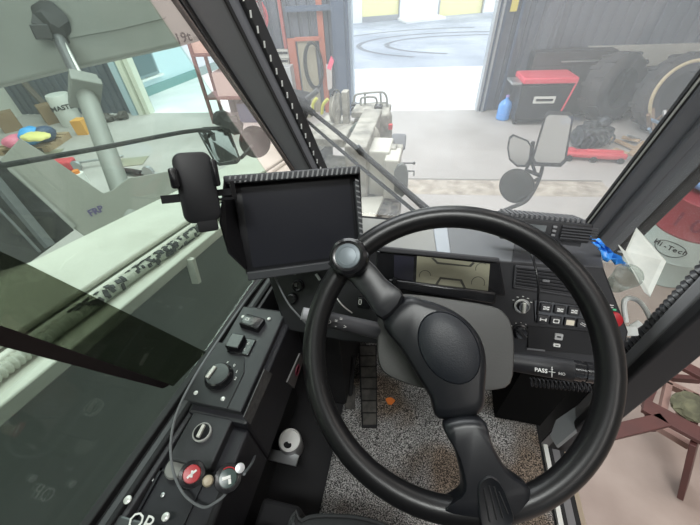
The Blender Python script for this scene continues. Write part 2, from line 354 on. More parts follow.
# left A pillar with rubber edges
def pil(x0b, x1b, x0t, x1t, off0, off1, zb=1.93, zt=3.0):
    P = []
    for x, z in ((x0b, zb), (x1b, zb), (x1t, zt), (x0t, zt)): P.append(Vector((x, .8-.25*(z-2.2), z))+WSN*off0)
    return prism(B(), P, WSN*(off1-off0))
def lx(k, z):   # outline of the left pillar: k = 0 outer, 1 inner
    return (-.495-.357*(z-2.557))*(1-k) + (-.348-.206*(z-2.553))*k
def lpil(k0, k1, o0, o1, name, m, **kw):
    struct(name, pil(lx(k0, 1.93), lx(k1, 1.93), lx(k0, 3), lx(k1, 3), o0, o1), m, **kw)
lpil(.16, .93, -.035, .02, 'trim_20', PILL, bev=.012)
for k_, nm in ((.24, 'trim_40'), (.33, 'trim_41'), (.86, 'trim_42')): lpil(k_, k_+.03, -.041, -.03, nm, RUB, bev=.002)
lpil(0, .09, -.012, .02, 'trim_21', BLKM, bev=.003); lpil(.09, .16, -.02, .02, 'trim_22', RUB, bev=.004); lpil(.93, 1.0, -.012, .03, 'trim_23', RUB, bev=.003)
bm = B()
for i in range(40):
    z = 1.98+i*.025; x = lx(1.01, z); q = Vector((x, .8-.25*(z-2.2), z))+WSN*-.0125
    prism(bm, [q+Vector((-.0035, 0, 0)), q+Vector((-.0005, 0, 0)), q+Vector((.0005, 0, .011)), q+Vector((-.0025, 0, .011))], WSN*.002)
struct('trim_24', bm, WMARK, smooth=False)
# right A pillar
def rpil(a0, a1, b0, b1, o0, o1, name, m, **kw):
    struct(name, pil(a0, a1, b0, b1, o0, o1), m, **kw)
rpil(.450, .56, .450, .56, -.014, .004, 'trim_25', PILL, bev=.006)
rpil(.4445, .4470, .4445, .4470, -.008, .0, 'trim_26', mat('bright_strip', (.55, .55, .52), .4)); rpil(.447, .450, .447, .450, -.01, .0, 'trim_27', RUB)
rpil(.441, .4445, .441, .4445, -.004, .004, 'trim_28', RUB)
rpil(.56, .585, .56, .585, -.02, .03, 'trim_29', RUB, bev=.005)
rpil(.487, .51, .487, .51, -.026, -.012, 'trim_30', PILL, bev=.004)
# right door frame post
bm = bx(B(), .50, .56, .500, .535, 1.3, 3.0); struct('trim_31', bm, mat('post_grey', (.24, .24, .25), .5), bev=.008)
bm = bx(B(), .495, .565, .474, .500, 1.3, 3.0); struct('trim_32', bm, RUB, bev=.006)
bm = bx(B(), .50, .56, .533, .62, 1.3, 1.86); struct('wall_right', bm, BLKM)
# right sill of the cab and the door step
bm = bx(B(), .44, .452, -.65, .46, 1.42, 1.512); struct('trim_33', bm, WHITE); bm = bx(B(), .452, .468, -.65, .46, 1.42, 1.50); struct('trim_34', bm, BLKM)
bm = bx(B(), .468, .492, -.65, .46, 1.42, 1.49); struct('trim_35', bm, GREY); bm = bx(B(), .492, .505, -.65, .46, 1.42, 1.49); struct('trim_36', bm, BLKM)
bm = bx(B(), .505, .52, -.65, .46, 1.42, 1.485); struct('trim_37', bm, mat('tan_rubber', (.4, .33, .25), .8))
# glass
G1 = glassmat('windscreen_glass', (.98, .985, .98), .09, gloss=.03); G2 = glassmat('tinted_glass', (.83, .91, .86), .035, (.7, .78, .74), .05)
G3 = glassmat('clear_glass', (.9, .93, .92), .06); G4 = glassmat('dark_reflection', (.4, .41, .36), .01, (.4, .42, .38), .03)  # the darker glass carries a reflection as its tint
bm = prism(B(), [Vector((x, .8-.25*(z-2.2), z))+WSN*.03 for x, z in ((-.24, 1.98), (.48, 1.98), (.48, 3), (-.45, 3))], WSN*.004); struct('window_1', bm, G1, smooth=False)
e0, e1 = onx(150, 0, -.45), onx(262, 165, -.45); ed = (e1-e0)/(e1.z-e0.z)
def edge(z): return e0+ed*(z-e0.z)
bm = prism(B(), [(-.45, -.64, 1.97), (-.45, .0, 1.97), edge(1.88), edge(3.0), (-.45, -.64, 3.0)], (-.004, 0, 0)); struct('window_2', bm, G2, smooth=False)
a, b_ = edge(1.88), edge(3.0)
bm = prism(B(), [a, b_, Vector((lx(0, 3), .60, 3)), Vector((lx(0, 1.9), .875, 1.9))], (-.004, 0, 0)); struct('window_3', bm, glassmat('corner_glass', (1, .95, .93), .12, (.95, .85, .82)), smooth=False)
bm = prism(B(), [onx(*q, -.44) for q in ((-80, 215), (22, 262), (175, 337), (205, 352), (172, 386), (0, 327), (-90, 296))], (.003, 0, 0)); struct('reflection_pane', bm, G4, smooth=False)  # dark reflection in the left window, built as a tinted pane
bm = prism(B(), [onx(*q, -.438) for q in ((-90, 296), (0, 326), (168, 384), (160, 388), (0, 346), (-90, 320))], (.006, 0, 0)); struct('trim_38', bm, mat('reflection_black', (.012, .008, .009), .4), smooth=False)  # darkest band of that reflection, built as a solid black bar
bm = prism(B(), [(.53, .535, 1.86), (.53, .535, 3), (.53, .62, 3), (.53, .88, 1.86)], (.004, 0, 0)); struct('window_5', bm, G3, smooth=False)

bm = bx(B(), -.36, .42, -.25, .5, 3.02, 3.026); struct('window_6', bm, glassmat('roof_glass', (.9, .92, .92), .03), smooth=False)
# ================================================================ THE CRANE OUTSIDE
bd = ray(401, 81).normalized(); bc = bd.cross(Vector((0, 0, 1))).normalized(); P0 = at(180, 262, 1.25)
BM = frame(P0, bc, y=bd); BI = BM.inverted()
if BM.col[2].z < 0: raise RuntimeError
t = thing('crane_boom', P0+Vector((-.3, 0, -.5)), 'cream painted crane boom sloping forward beside the cab, hose along its edge', 'crane boom')
fin('boom_section', bx(bx(B(), -.56, -.02, -2.2, 3.3, -.42, 0, BM), -.53, -.18, -2.2, 3.2, 0, .025, BM), CREAM, t, smooth=False, bev=.012)
fin('side_plate', bx(B(), -.02, .0, -2.2, 3.2, -.46, -.02, BM), DKGRN, t, smooth=False)  # boom side, darkened by colour to stand for its shade
fin('edge_rail', bx(B(), -.028, .008, -2.2, 3.0, -.03, .012, BM), CREAM, t, bev=.005)
fin('edge_rail', tube(B(), [BM @ Vector((-.125, -2.2, .012)), BM @ Vector((-.125, 3.0, .012))], .016, 10), CREAM, t)
fin('edge_rail', tube(B(), [BM @ Vector((-.175, -2.2, .022)), BM @ Vector((-.175, 3.0, .022))], .012, 10), CREAM, t)
q = BI @ on(190, 272, P0, bd.cross(Vector((0, 0, 1))))
fin('side_bracket', bx(B(), .0, .03, q.y-.008, q.y+.012, q.z-.05, q.z+.06, BM), CREAM, t)
bm = hose(B(), [BM @ Vector((-.075+.006*math.sin(k*1.3), -1.4+k*.3, .02)) for k in range(9)], .0195, .014, 8, 12, .3)
ho = fin('hydraulic_hose', bm, mat('hose_sheath', (.5, .52, .46), .6), base=P0); tag(ho, 'worn corrugated pale hydraulic hose lying along the boom edge', 'hose')
bm = B(); random.seed(3)
for k in range(150):
    y = -.38+k*.0068+random.uniform(-.006, .006); a0 = random.uniform(-.2, 2.6) if y < .1 else random.uniform(0, 6.28)
    if y < -.12 and random.random() < .45: continue
    q = BM @ Vector((-.075+.006*math.sin((y+1.4)/.3*1.3)+.0198*math.cos(a0), y, .02+.0198*math.sin(a0)))
    box(bm, (0, 0, 0), (random.uniform(.01, .024), random.uniform(.008, .02), .004), frame(q, BM.to_3x3() @ Vector((-math.sin(a0), random.uniform(-.5, .5), math.cos(a0))), n=BM.to_3x3() @ Vector((math.cos(a0), 0, math.sin(a0)))))
fin('tape_wrap', bm, mat('black_tape', (.02, .02, .022), .6), ho, kind='stuff', label='black tape wrapped round the hose')
# ================================================================ STEERING WHEEL AND COLUMN
WC = at(451.43, 352.23, .454); el = .929; WNN = Vector((0, -math.cos(el), math.sin(el)))
WF = frame(WC, (1, 0, 0), n=WNN); WI = WF.inverted()
def wp(x, y, off=0):
    q = WI @ on(x, y, WC+WNN*off, WNN); return (q.x, q.y)
def dome(bm, P, m, prof):
    """P: outline in the local plane; prof: (scale about the centroid, z) rings"""
    cx = sum(p[0] for p in P)/len(P); cy = sum(p[1] for p in P)/len(P)
    return loft(bm, [[m @ Vector((cx+(p[0]-cx)*s, cy+(p[1]-cy)*s, z)) for p in P] for s, z in prof])
def smooth2(P, n=5):
    return [(v.x, v.y) for v in smoothpath([Vector((p[0], p[1], 0)) for p in P], n, True)]
wheel = thing('steering_wheel', WC, 'large black two spoke steering wheel with a round spinner knob at its upper left', 'steering wheel')
bm = tube(B(), [WF @ Vector((.195*math.cos(a), .195*math.sin(a), 0)) for a in [2*math.pi*i/96 for i in range(96)]], .0166, 20, closed=True)
fin('rim', bm, LEATH, wheel)
hp = smooth2([wp(*q, .0) for q in ((404, 296), (425, 299), (450, 308), (470, 322), (483, 340), (488, 362), (487, 388), (481, 416), (440, 421), (431, 400), (418, 378), (400, 349), (382, 321))], 4)
fin('hub', dome(B(), hp, WF, [(.9, -.06), (1, -.05), (1, -.012), (.97, -.003), (.9, .003), (.8, .005)]), WPLA, wheel)
cx, cy = wp(448.5, 347, .006); e1 = Vector(wp(467, 381, .006))-Vector(wp(429, 314, .006)); ang = math.atan2(e1.y, e1.x); A_, B_ = e1.length/2*1.04, .0385
ep = [(cx+A_*math.cos(a)*math.cos(ang)-B_*math.sin(a)*math.sin(ang), cy+A_*math.cos(a)*math.sin(ang)+B_*math.sin(a)*math.cos(ang)) for a in [2*math.pi*i/48 for i in range(48)]]
hr = fin('horn_pad', dome(B(), ep, WF, [(1.0, .0), (1.0, .004), (.975, .0065), (.96, .0055), (.945, .0075), (.8, .011), (.5, .0135), (.2, .0145)]), mat('horn_pad', (.018, .021, .027), .42, bump=(600, .5, .0007)), wheel)
sp = [wp(*q, .0) for q in ((404, 297), (383, 320), (366, 300), (352, 283), (338, 268), (350, 249), (371, 262), (386, 279))]
fin('spoke', dome(B(), smooth2(sp, 3), WF, [(.9, -.016), (1, -.012), (1, .002), (.93, .007), (.75, .009)]), WPLA, wheel)
sp = [wp(*q, .0) for q in ((443, 422), (480, 417), (491, 443), (506, 468), (528, 487), (518, 512), (487, 517), (440, 508), (461, 488), (455, 451))]
sk = fin('spoke', dome(B(), smooth2(sp, 4), WF, [(.9, -.014), (1, -.01), (1, .008), (.95, .014), (.85, .017)]), WPLA, wheel)
gp = smooth2([wp(*q, .018) for q in ((478, 490), (483, 479), (491, 476), (500, 483), (508, 500), (514, 522), (500, 530), (482, 528))], 3)
gr = fin('grip_plate', dome(B(), gp, WF, [(1, .012), (1, .0185), (.94, .0195), (.9, .019)]), WPLA, sk)
for a, b_ in (((484, 489), (490, 522)), ((489, 486), (497, 520)), ((494, 487), (503, 518)), ((499, 492), (508, 514))):
    qa, qb = wp(*a, .02), wp(*b_, .02); fin('rib', tube(B(), [WF @ Vector((*qa, .0195)), WF @ Vector((*qb, .0195))], .0011, 8), BLKM, sk)
# spinner knob
kx, ky = wp(348.5, 257, .03); KM = WF @ T(kx, ky, 0)
kn = fin('spinner_knob', lathe(B(), [(.012, -.02), (.014, .005), (.025, .010), (.0285, .018), (.0285, .030), (.0265, .036), (.022, .0385), (.0195, .0375), (.001, .0375)], KM, 36), BLKG, wheel)
fin('knob_cap', lathe(B(), [(.0185, .037), (.0175, .039), (.013, .040), (.0125, .0395), (.006, .0402), (.001, .0404)], KM, 36), mat('knob_cap', (.17, .2, .22), .4, .3), kn, label='silver grey cap')
fin('clamp', tube(B(), [WF @ Vector((*wp(338, 272), -.005)), WF @ Vector((*wp(358, 247), -.005))], .0215, 16), BLKG, wheel)
# column
col = thing('steering_column', WC-WNN*.3, 'grey steering column cover with two black stalks behind the steering wheel', 'steering column')
cp = smooth2([wp(*q, -.085) for q in ((388, 296), (409, 294), (450, 299), (492, 306), (506, 314), (513, 328), (515, 355), (511, 384), (490, 391), (450, 391), (420, 388), (388, 376), (378, 362), (377, 335), (379, 308))], 3)
fin('column_cover', dome(B(), cp, WF, [(.93, -.15), (1, -.14), (1, -.09), (.975, -.085), (.9, -.084)]), mat('column_cover', (.075, .075, .073), .5, bump=(300, .3, .0006)), col)
fin('shaft', cyl(B(), WC-WNN*.05, WC-WNN*.16, .032), BLKG, col)
fin('column_tube', cyl(B(), WC-WNN*.14, WC-WNN*.52+Vector((0, .05, -.05)), .05, .045), BLKM, col)
a, b_ = at(388, 333, .575), at(322, 318, .55); d_ = (b_-a).normalized()
st = fin('stalk', cyl(B(), a, b_, .0150, .0130), mat('stalk_grey', (.06, .06, .066), .4), col); fin('stalk_tip', cyl(B(), b_, b_+d_*.034, .0125, .0105), mat('grey_tip', (.4, .4, .42), .4), st)
def marks(parent, cyls, m=WMARK, name='marking'):
    bm = B()
    for c, s in cyls: box(bm, c, s)
    return fin(name, bm, m, parent, smooth=False)
def facing(p, x):   # a frame at p whose normal looks at the driver's seat
    n = (Vector((.03, -.02, 2.62))-Vector(p)).normalized(); return frame(p, x, n=n)
bm = B()
for px, py, tx in ((329, 322, 'O'), (336, 321, '='), (336, 326, '-'), (345, 327, '>'), (341, 319, '=')): text(bm, tx, facing(at(px, py, .533), d_*-1), .009, .0003)
fin('marking', bm, WMARK, st, smooth=False)
a, b_ = at(508, 361, .57), at(572, 370, .54); d_ = (b_-a).normalized()
st = fin('stalk', cyl(B(), a, b_, .016, .0185), BLK, col)
tp = fin('stalk_tip', lathe(B(), [(.0165, 0), (.0165, .012), (.0150, .013), (.0150, .017), (.0165, .018), (.0165, .03), (.013, .034), (.001, .035)], frame(b_, d_.orthogonal(), n=d_)), BLKG, st)
bm = text(B(), 'PASS', facing(at(541, 370.5, .5225), d_), .0085, .0003, bold=.0002); text(bm, 'HO', facing(at(562, 374, .52), d_), .006, .0003)
m0 = facing(at(552, 372, .521), d_); box(bm, (0, 0, 0), (.0008, .016, .0006), m0); box(bm, (0, 0, 0), (.009, .0008, .0006), m0); box(bm, (0, .004, 0), (.003, .0008, .0006), m0)
fin('marking', bm, WMARK, st, smooth=False)
tag(fin('coiled_cord', coil(B(), at(530, 382, .6), at(592, 388, .585), .0075, .0013, 15), BLK), 'black coiled cord hanging below the right stalk', 'cord')
# ================================================================ DASHBOARD
al = math.radians(35); FN = Vector((0, -math.cos(al), math.sin(al))); FO = at(438, 272, .68)
FF = frame(FO, (1, 0, 0), n=FN); FI = FF.inverted()
def fl(x, y, off=0):
    q = FI @ on(x, y, FO+FN*off, FN); return (q.x, q.y)
def fpoly(bm, px, z0, z1, off=None):
    P = [fl(*q, off if off is not None else z1) for q in px]; return prism(bm, [FF @ Vector((*p, z0)) for p in P], FN*(z1-z0))
dash = thing('dashboard', FO, 'black angled dashboard with display, air vents, knobs and switches behind the steering wheel', 'dashboard')
fin('fascia', fpoly(B(), [(262, 258), (379, 248), (498, 260), (604, 267), (629, 332), (620, 368), (500, 352), (345, 342), (285, 330)], -.03, 0), BLK, dash, bev=.004)
# dash top in three panels, sloping down to the windscreen; daylight painted in as paler greys
def dtop(px0, px1, x0, x1, m, name, lift=0.0):
    a, b_ = FF @ Vector((*fl(*px0, 0), 0)), FF @ Vector((*fl(*px1, 0), 0))
    up = Vector((0, .4, 1)).normalized()
    return fin(name, prism(B(), [a+up*lift, b_+up*lift, Vector((x1, .80, 2.03+lift)), Vector((x0, .80, 2.03+lift))], -up*.02), m, dash, bev=.002)
DT1 = mat('dash_top_lit', (.26, .26, .25), .5); DT2 = mat('dash_top_grey', (.15, .155, .165), .5); DT3 = mat('dash_top_strip', (.36, .39, .43), .4)  # windscreen light on the dash top put into these base colours
dtop((300, 250), (437, 253), -.30, .045, DT1, 'top_panel'); dtop((437, 253), (451, 255), .045, .085, DT3, 'top_strip', .001)
dtop((451, 255), (512, 261), .085, .27, DT2, 'top_panel'); dtop((512, 261), (604, 267), .27, .47, DASH, 'top_panel')
t_ = fin('seam_ledge', fpoly(B(), [(379, 246), (500, 258), (500, 263), (379, 252)], 0, .012), DASH, dash, bev=.003)
fin('lower_ledge', fpoly(B(), [(388, 279), (497, 293), (495, 305), (386, 288)], 0, .02), BLKG, dash, bev=.004)
bz = fin('display_bezel', fpoly(B(), [(376, 251), (500, 262), (506, 296), (376, 284)], 0, .006), BLKG, dash, bev=.003)
LCD = mat('lcd_olive', (.36, .35, .26), .3, noise=(12, .3, .7), col2=(.31, .3, .22))
lc = fin('display', fpoly(B(), [(417, 256), (490, 264), (488, 291), (416, 282)], .006, .008), LCD, bz, label='olive backlit display panel')
LCL = mat('lcd_dark', (.05, .05, .04), .5)
bm = B()
for px in ([(431, 258), (437, 264), (471, 267), (475, 263), (473, 262), (469, 265.5), (438, 262), (434, 258)], [(434, 286), (440, 277), (462, 279.5), (466, 288), (463.5, 288), (460, 281), (441, 279), (437, 286)]): fpoly(bm, px, .008, .0086)
def arc(bm, px, py, r, a0, a1, z=.0083, w=.0006):
    c = fl(px, py, z); return tube(bm, [FF @ Vector((c[0]+r*math.cos(math.radians(a0+(a1-a0)*i/14)), c[1]+r*math.sin(math.radians(a0+(a1-a0)*i/14)), z)) for i in range(15)], w, 6)
arc(bm, 425, 276, .0115, 10, 200); arc(bm, 478, 283, .0125, -20, 200); arc(bm, 482, 269, .012, 60, 200)
fin('display_lines', bm, LCL, bz, smooth=False)
fin('lamp_block', fpoly(B(), [(394, 255), (414, 257), (413, 281), (394, 278)], .006, .008), mat('lamp_block', (.03, .03, .045), .25), bz)
c = fl(395, 280, .01); fin('reset_button', lathe(B(), [(.006, .0), (.006, .022), (.004, .026), (.001, .026)], FF @ T(*c, 0), 16), BLKG, dash)
# vents
def vent(q0, q1, q2, q3, n, name='air_vent'):
    P = [fl(*q, .004) for q in (q0, q1, q2, q3)]
    v = fin(name, fpoly(B(), [q0, q1, q2, q3], 0, .003), BLKM, dash)
    for k in range(n):
        f = (k+.5)/n; a = Vector(P[0]).lerp(Vector(P[3]), f); b_ = Vector(P[1]).lerp(Vector(P[2]), f)
        m = frame(FF @ Vector(((a.x+b_.x)/2, (a.y+b_.y)/2, .006)), FF.to_3x3() @ Vector((b_.x-a.x, b_.y-a.y, 0)), n=FN) @ Matrix.Rotation(.6, 4, 'X')
        fin('slat', box(B(), (0, 0, 0), ((b_-a).length, .0045, .0012), m), DASH, v)
    for a, b_ in ((P[0], P[1]), (P[3], P[2]), (P[0], P[3]), (P[1], P[2])):
        fin('vent_frame', tube(B(), [FF @ Vector((*a, .004)), FF @ Vector((*b_, .004))], .0022, 8), DASH, v)
    c = (Vector(P[0])*.5+Vector(P[3])*.5).lerp(Vector(P[1])*.5+Vector(P[2])*.5, .45); fin('vent_tab', box(B(), (0, 0, 0), (.012, .004, .006), FF @ T(c.x, c.y, .009)), GREY, v)
vent((516, 266), (585, 273), (580, 297), (514, 287), 7)
# rotary knobs on the fascia
def rotary(px, py, r, ring, ptr, name='rotary_knob', rot=0, label=None):
    c = fl(px, py, .01); m = FF @ T(*c, 0)
    k = fin(name, lathe(B(), [(r*1.25, 0), (r*1.25, .003), (r, .004), (r*.95, .013), (r*.8, .015), (.001, .015)], m, 28), BLKG, dash, label=label)
    if ring: fin('ring', lathe(B(), [(r*1.28, .002), (r*1.4, .004), (r*1.28, .006), (r*1.15, .004)], m, 28), CHR, k)
    fin('pointer', box(B(), (0, 0, .017), (r*.5, r*1.9, .008), m @ Matrix.Rotation(rot, 4, 'Z')), ptr, k, bev=.001)
    return m
m = rotary(523, 307, .0105, True, mat('pale_knob', (.6, .6, .55), .4), rot=.05, label='chrome ringed knob with pale pointer')
bm = B()
for a in (150, 120, 90, 60, 30): box(bm, (.019*math.cos(math.radians(a)), .019*math.sin(math.radians(a)), .0005), (.0035, .0012, .0006), m)
fin('scale_marks', bm, WMARK, dash, smooth=False)
m = rotary(521, 333, .0125, False, BLKM, rot=.7)
bm = B()
for a in range(-30, 220, 30): box(bm, (.0185*math.cos(math.radians(a)), .0185*math.sin(math.radians(a)), .0005), (.002, .0012, .0006), m)
fin('scale_marks', bm, WMARK, dash, smooth=False)
# switch block
fin('switch_plate', fpoly(B(), [(534, 300), (592, 307), (600, 329), (535, 322)], 0, .003), BLKG, dash, bev=.001)
def switch(px, py, icon, w_=.0205, h_=.017, lit=None, par=None):
    c = fl(px, py, .006); m = FF @ T(*c, 0)
    k = fin('switch_button', rbox(B(), m, w_, h_, .002, 0, .007, .0012), BLK, dash); bm = B()
    if icon == 'fan':
        for a in (35, 145, 215, 325): box(bm, (.0036*math.cos(math.radians(a)), .0036*math.sin(math.radians(a)), .0072), (.0048, .0026, .0006), m)
        box(bm, (0, 0, .0072), (.0015, .0085, .0006), m @ Matrix.Rotation(.8, 4, 'Z')); box(bm, (0, 0, .0072), (.0015, .0085, .0006), m @ Matrix.Rotation(-.8, 4, 'Z'))
    elif icon == 'axle':
        box(bm, (0, 0, .0072), (.009, .0016, .0006), m); box(bm, (-.005, 0, .0072), (.002, .006, .0006), m); box(bm, (.005, 0, .0072), (.002, .006, .0006), m)
    elif icon == 'lit':
        box(bm, (0, 0, .0072), (.014, .010, .0006), m)
    elif icon == 'box':
        ring_poly(bm, rrect(.011, .008, .001, 1), rrect(.008, .005, .001, 1), m, .007, .0076)
    elif icon == 'diag':
        box(bm, (0, .001, .0072), (.008, .001, .0006), m @ Matrix.Rotation(-.4, 4, 'Z')); box(bm, (0, -.002, .0072), (.010, .001, .0006), m @ Matrix.Rotation(-.4, 4, 'Z'))
    fin('icon', bm, mat('lit_icon', (.75, .68, .55), .5) if icon == 'lit' else WMARK, k, smooth=False)
for px, py, ic in ((546, 308, 'fan'), (560, 310, 'fan'), (574, 311.5, 'fan'), (543, 319.5, 'axle'), (556, 321, 'box'), (570, 322.5, 'lit'), (583, 324, 'diag')): switch(px, py, ic)
fin('blank_panel', fpoly(B(), [(528, 326), (600, 333), (602, 356), (528, 349)], 0, .004), BLKM, dash, bev=.001)
fin('pale_strip', fpoly(B(), [(527, 348), (545, 350), (545, 351.5), (527, 349.5)], .0, .005), GREY, dash)
for px, py, w_, h_ in ((559, 337, .014, .012), (557, 345.5, .012, .006)):
    c = fl(px, py, .008); k = fin('label_tile', rbox(B(), FF @ T(*c, 0), w_, h_, .001, .004, .008), WMARK if h_ < .01 else mat('tile_grey', (.4, .4, .4), .5), dash)
    fin('icon', box(B(), (0, 0, .0083), (w_*.5, h_*.25, .0005), FF @ T(*c, 0)), BLKM, k)
c = fl(614, 320, .02); m = FF @ T(*c, 0)
fin('emergency_button', lathe(B(), [(.007, 0), (.007, .008), (.0135, .012), (.015, .018), (.0135, .023), (.006, .0245), (.001, .0245)], m, 24), RED, dash, label='red mushroom push button')
bm = text(B(), 'EMRG', FF @ T(*fl(609, 305.5), .001), .006, .0003); text(bm, 'STOP', FF @ T(*fl(611, 309.5), .001), .0055, .0003)
bm.free()
fin('marking', box(box(B(), (0, .004, .0005), (.014, .0015, .0006), FF @ T(*fl(609, 307), 0)), (.002, 0, .0005), (.01, .0015, .0006), FF @ T(*fl(609, 307), 0)), WMARK, dash, smooth=False)
fin('lamp', box(B(), (.0, 0, .001), (.006, .003, .002), FF @ T(*fl(614, 309.5), 0)), mat('green_lamp', (.1, .6, .3), .4), dash, label='small green lamp')
c = fl(588, 255); sc = FF @ Vector((.30, .075, 0))
# left end of the dash under the monitor
m = FF @ T(*fl(297, 286, .01), 0)
fin('power_socket', lathe(B(), [(.014, 0), (.014, .006), (.011, .008), (.009, .006), (.009, .001), (.001, .001)], m, 24), BLKG, dash)
fin('rotary_knob', lathe(B(), [(.013, 0), (.013, .01), (.010, .014), (.001, .014)], FF @ T(*fl(291, 299, .01), 0), 24), BLKG, dash)
fin('rocker_switch', rbox(B(), FF @ T(*fl(364, 303, .006), 0), .028, .024, .003, 0, .006, .001), BLKG, dash)
bm = ring_poly(B(), rrect(.007, .012, .003, 3), rrect(.004, .009, .0015, 3), FF @ T(*fl(360, 302, .007), 0), .006, .0068); fin('icon', bm, WMARK, dash, smooth=False)
for px, py in ((283, 274), (294, 273), (295, 285)): fin('small_tile', rbox(B(), FF @ T(*fl(px, py, .004), 0), .008, .008, .001, 0, .004), mat('tile_dim', (.2, .2, .2), .6), dash)
fin('steel_clip', box(B(), (0, 0, .01), (.005, .016, .004), FF @ T(*fl(318, 277, .01), 0) @ Matrix.Rotation(.7, 4, 'Z')), STEEL, dash)
# underside black box down to the floor
bm = bx(B(), -.28, -.16, .46, .8, 1.52, 1.95); bx(bm, .28, .42, .52, .8, 1.52, 1.9); 
fin('side_skirt', bx(B(), -.28, -.16, .46, .78, 1.52, 1.95), BLKM, dash); fin('side_skirt', bx(B(), .30, .43, .50, .78, 1.54, 1.93), mat('deep_black', (.004, .004, .004), .95, spec=.1), dash); bm.free()
# dash screw
fin('screw', lathe(B(), [(.004, 0), (.004, .002), (.002, .003), (.001, .003)], frame(Vector((.405, .60, 2.142)), (1, 0, 0), n=(0, .4, 1)), 12), STEEL, dash)

# ================================================================ RADIO
p0, p1 = at(500, 226, .655), at(590, 234, .63); xd = (p1-p0).normalized(); W_ = (p1-p0).length
RM = frame((p0+p1)/2, xd, n=(-.03, -.9, .43)); 
ra = thing('two_way_radio', RM @ Vector((0, -.02, -.05)), 'black two way radio with ribbed heat sink on the right of the dash top', 'radio')
fin('body', rbox(B(), RM, W_, .036, .003, -.085, 0, .002), BLK, ra)
fin('display', box(B(), (-.02, .003, .0005), (.045, .012, .002), RM), mat('radio_display', (.12, .13, .13), .2), ra)
for k in range(3): fin('button', box(B(), (.017, .008-k*.008, .002), (.007, .0045, .004), RM), mat('button_grey', (.25, .25, .26), .4), ra, bev=.001)
for k in range(5): fin('grille_bar', box(B(), (.06, .011-k*.0055, .002), (.062, .003, .006), RM), DASH, ra)
for k in range(16): fin('cooling_fin', box(B(), (-W_*.42+k*W_*.056, .021, -.045), (.0045, .008, .066), RM @ T(0, 0, 0)), GREY, ra)
fin('bracket', box(B(), (0, -.022, -.045), (W_*.9, .012, .07), RM), DASH, ra)
tag(fin('microphone_cable', tube(B(), [at(529, 247, .62), at(534, 262, .60), at(538, 280, .59), at(538, 300, .592), at(537, 315, .6)], .0022, 8, sm=6), BLKG), 'thin black cable hanging from the radio down past the air vent', 'cable')
# ================================================================ MONITOR
MO = at(300, 221, .62); MN = (CAM-MO).normalized(); MN = (MN+Vector((.08, 0, -.05))).normalized()
tl, tr, br, bl = [on(*q, MO, MN) for q in ((233, 184), (355, 169), (361, 262), (248, 272))]
mx = ((tr-tl)+(br-bl)).normalized(); MM = frame((tl+tr+br+bl)/4, mx, n=MN); mw, mh = ((tr-tl).length+(br-bl).length)/2, ((tl-bl).length+(tr-br).length)/2
mo = thing('monitor', MM @ Vector((0, -mh/2, -.02)), 'black monitor with hooded sunshade in front of the left pillar', 'monitor')
fin('housing', rbox(B(), MM, mw+.006, mh+.006, .006, -.035, 0, .003), BLK, mo)
fin('screen', rbox(B(), MM, mw-.022, mh-.024, .003, 0, .0015), mat('screen_glass', (.022, .023, .03), .3), mo)
HOOD = mat('hood_plastic', (.05, .052, .058), .45)
fin('sunshade', prism(B(), [MM @ Vector(q) for q in ((-mw/2-.004, mh/2, -.035), (mw/2+.004, mh/2, -.035), (mw/2+.002, mh/2-.002, .02), (-mw/2-.012, mh/2-.002, .03))], MM.to_3x3() @ Vector((0, .003, 0))), HOOD, mo)
fin('side_flap', prism(B(), [MM @ Vector(q) for q in ((-mw/2-.003, mh/2, -.03), (-mw/2-.012, mh/2, .03), (-mw/2-.03, mh*.1, .03), (-mw/2-.024, -mh*.22, .03), (-mw/2-.003, -mh*.42, .012), (-mw/2-.003, -mh/2, -.03))], MM.to_3x3() @ Vector((.003, 0, 0))), BLK, mo)
fin('side_flap', prism(B(), [MM @ Vector(q) for q in ((mw/2+.001, mh/2, -.03), (mw/2+.003, mh/2, .02), (mw/2+.001, -mh*.4, .006), (mw/2+.001, -mh/2, -.03))], MM.to_3x3() @ Vector((.003, 0, 0))), BLK, mo)
bm = B()
for k in range(22):
    x = -mw/2+.004+k*mw/22; prism(bm, [MM @ Vector(q) for q in ((x, mh/2+.0035, -.004), (x+.003, mh/2+.0035, -.004), (x+.0065, mh/2+.0035, -.022), (x+.0035, mh/2+.0035, -.022))], MM.to_3x3() @ Vector((0, .0015, 0)))
fin('hood_ribs', bm, mat('rib_grey', (.3, .32, .34), .3), mo, smooth=False)
bm = B()
for k in range(15):
    y = mh/2-.004-k*mh/17; prism(bm, [MM @ Vector(q) for q in ((mw/2+.0042, y, -.002), (mw/2+.0042, y-.003, -.002), (mw/2+.0042, y-.006, -.012), (mw/2+.0042, y-.003, -.012))], MM.to_3x3() @ Vector((.0012, 0, 0)))
fin('hood_ribs', bm, mat('rib_grey', (.3, .32, .34), .3), mo, smooth=False)
fin('hood_front', box(B(), (-.004, mh/2+.001, .012), (mw+.018, .014, .03), MM @ Matrix.Rotation(-.0, 4, 'X')), mat('hood_grey', (.06, .063, .07), .45), mo, bev=.003)
bm = B()
for k in range(26):
    x = -mw/2-.006+k*(mw+.008)/26; prism(bm, [MM @ Vector(q) for q in ((x, mh/2-.005, .0272), (x+.003, mh/2-.005, .0272), (x+.0065, mh/2+.006, .0272), (x+.0035, mh/2+.006, .0272))], MM.to_3x3() @ Vector((0, 0, .001)))
fin('hood_ribs', bm, mat('rib_white', (.3, .31, .32), .4), mo, smooth=False)
fin('side_lip', box(B(), (mw/2-.001, -.006, .01), (.009, mh*.86, .012), MM), mat('hood_grey', (.06, .063, .07), .45), mo, bev=.002)
bm = B()
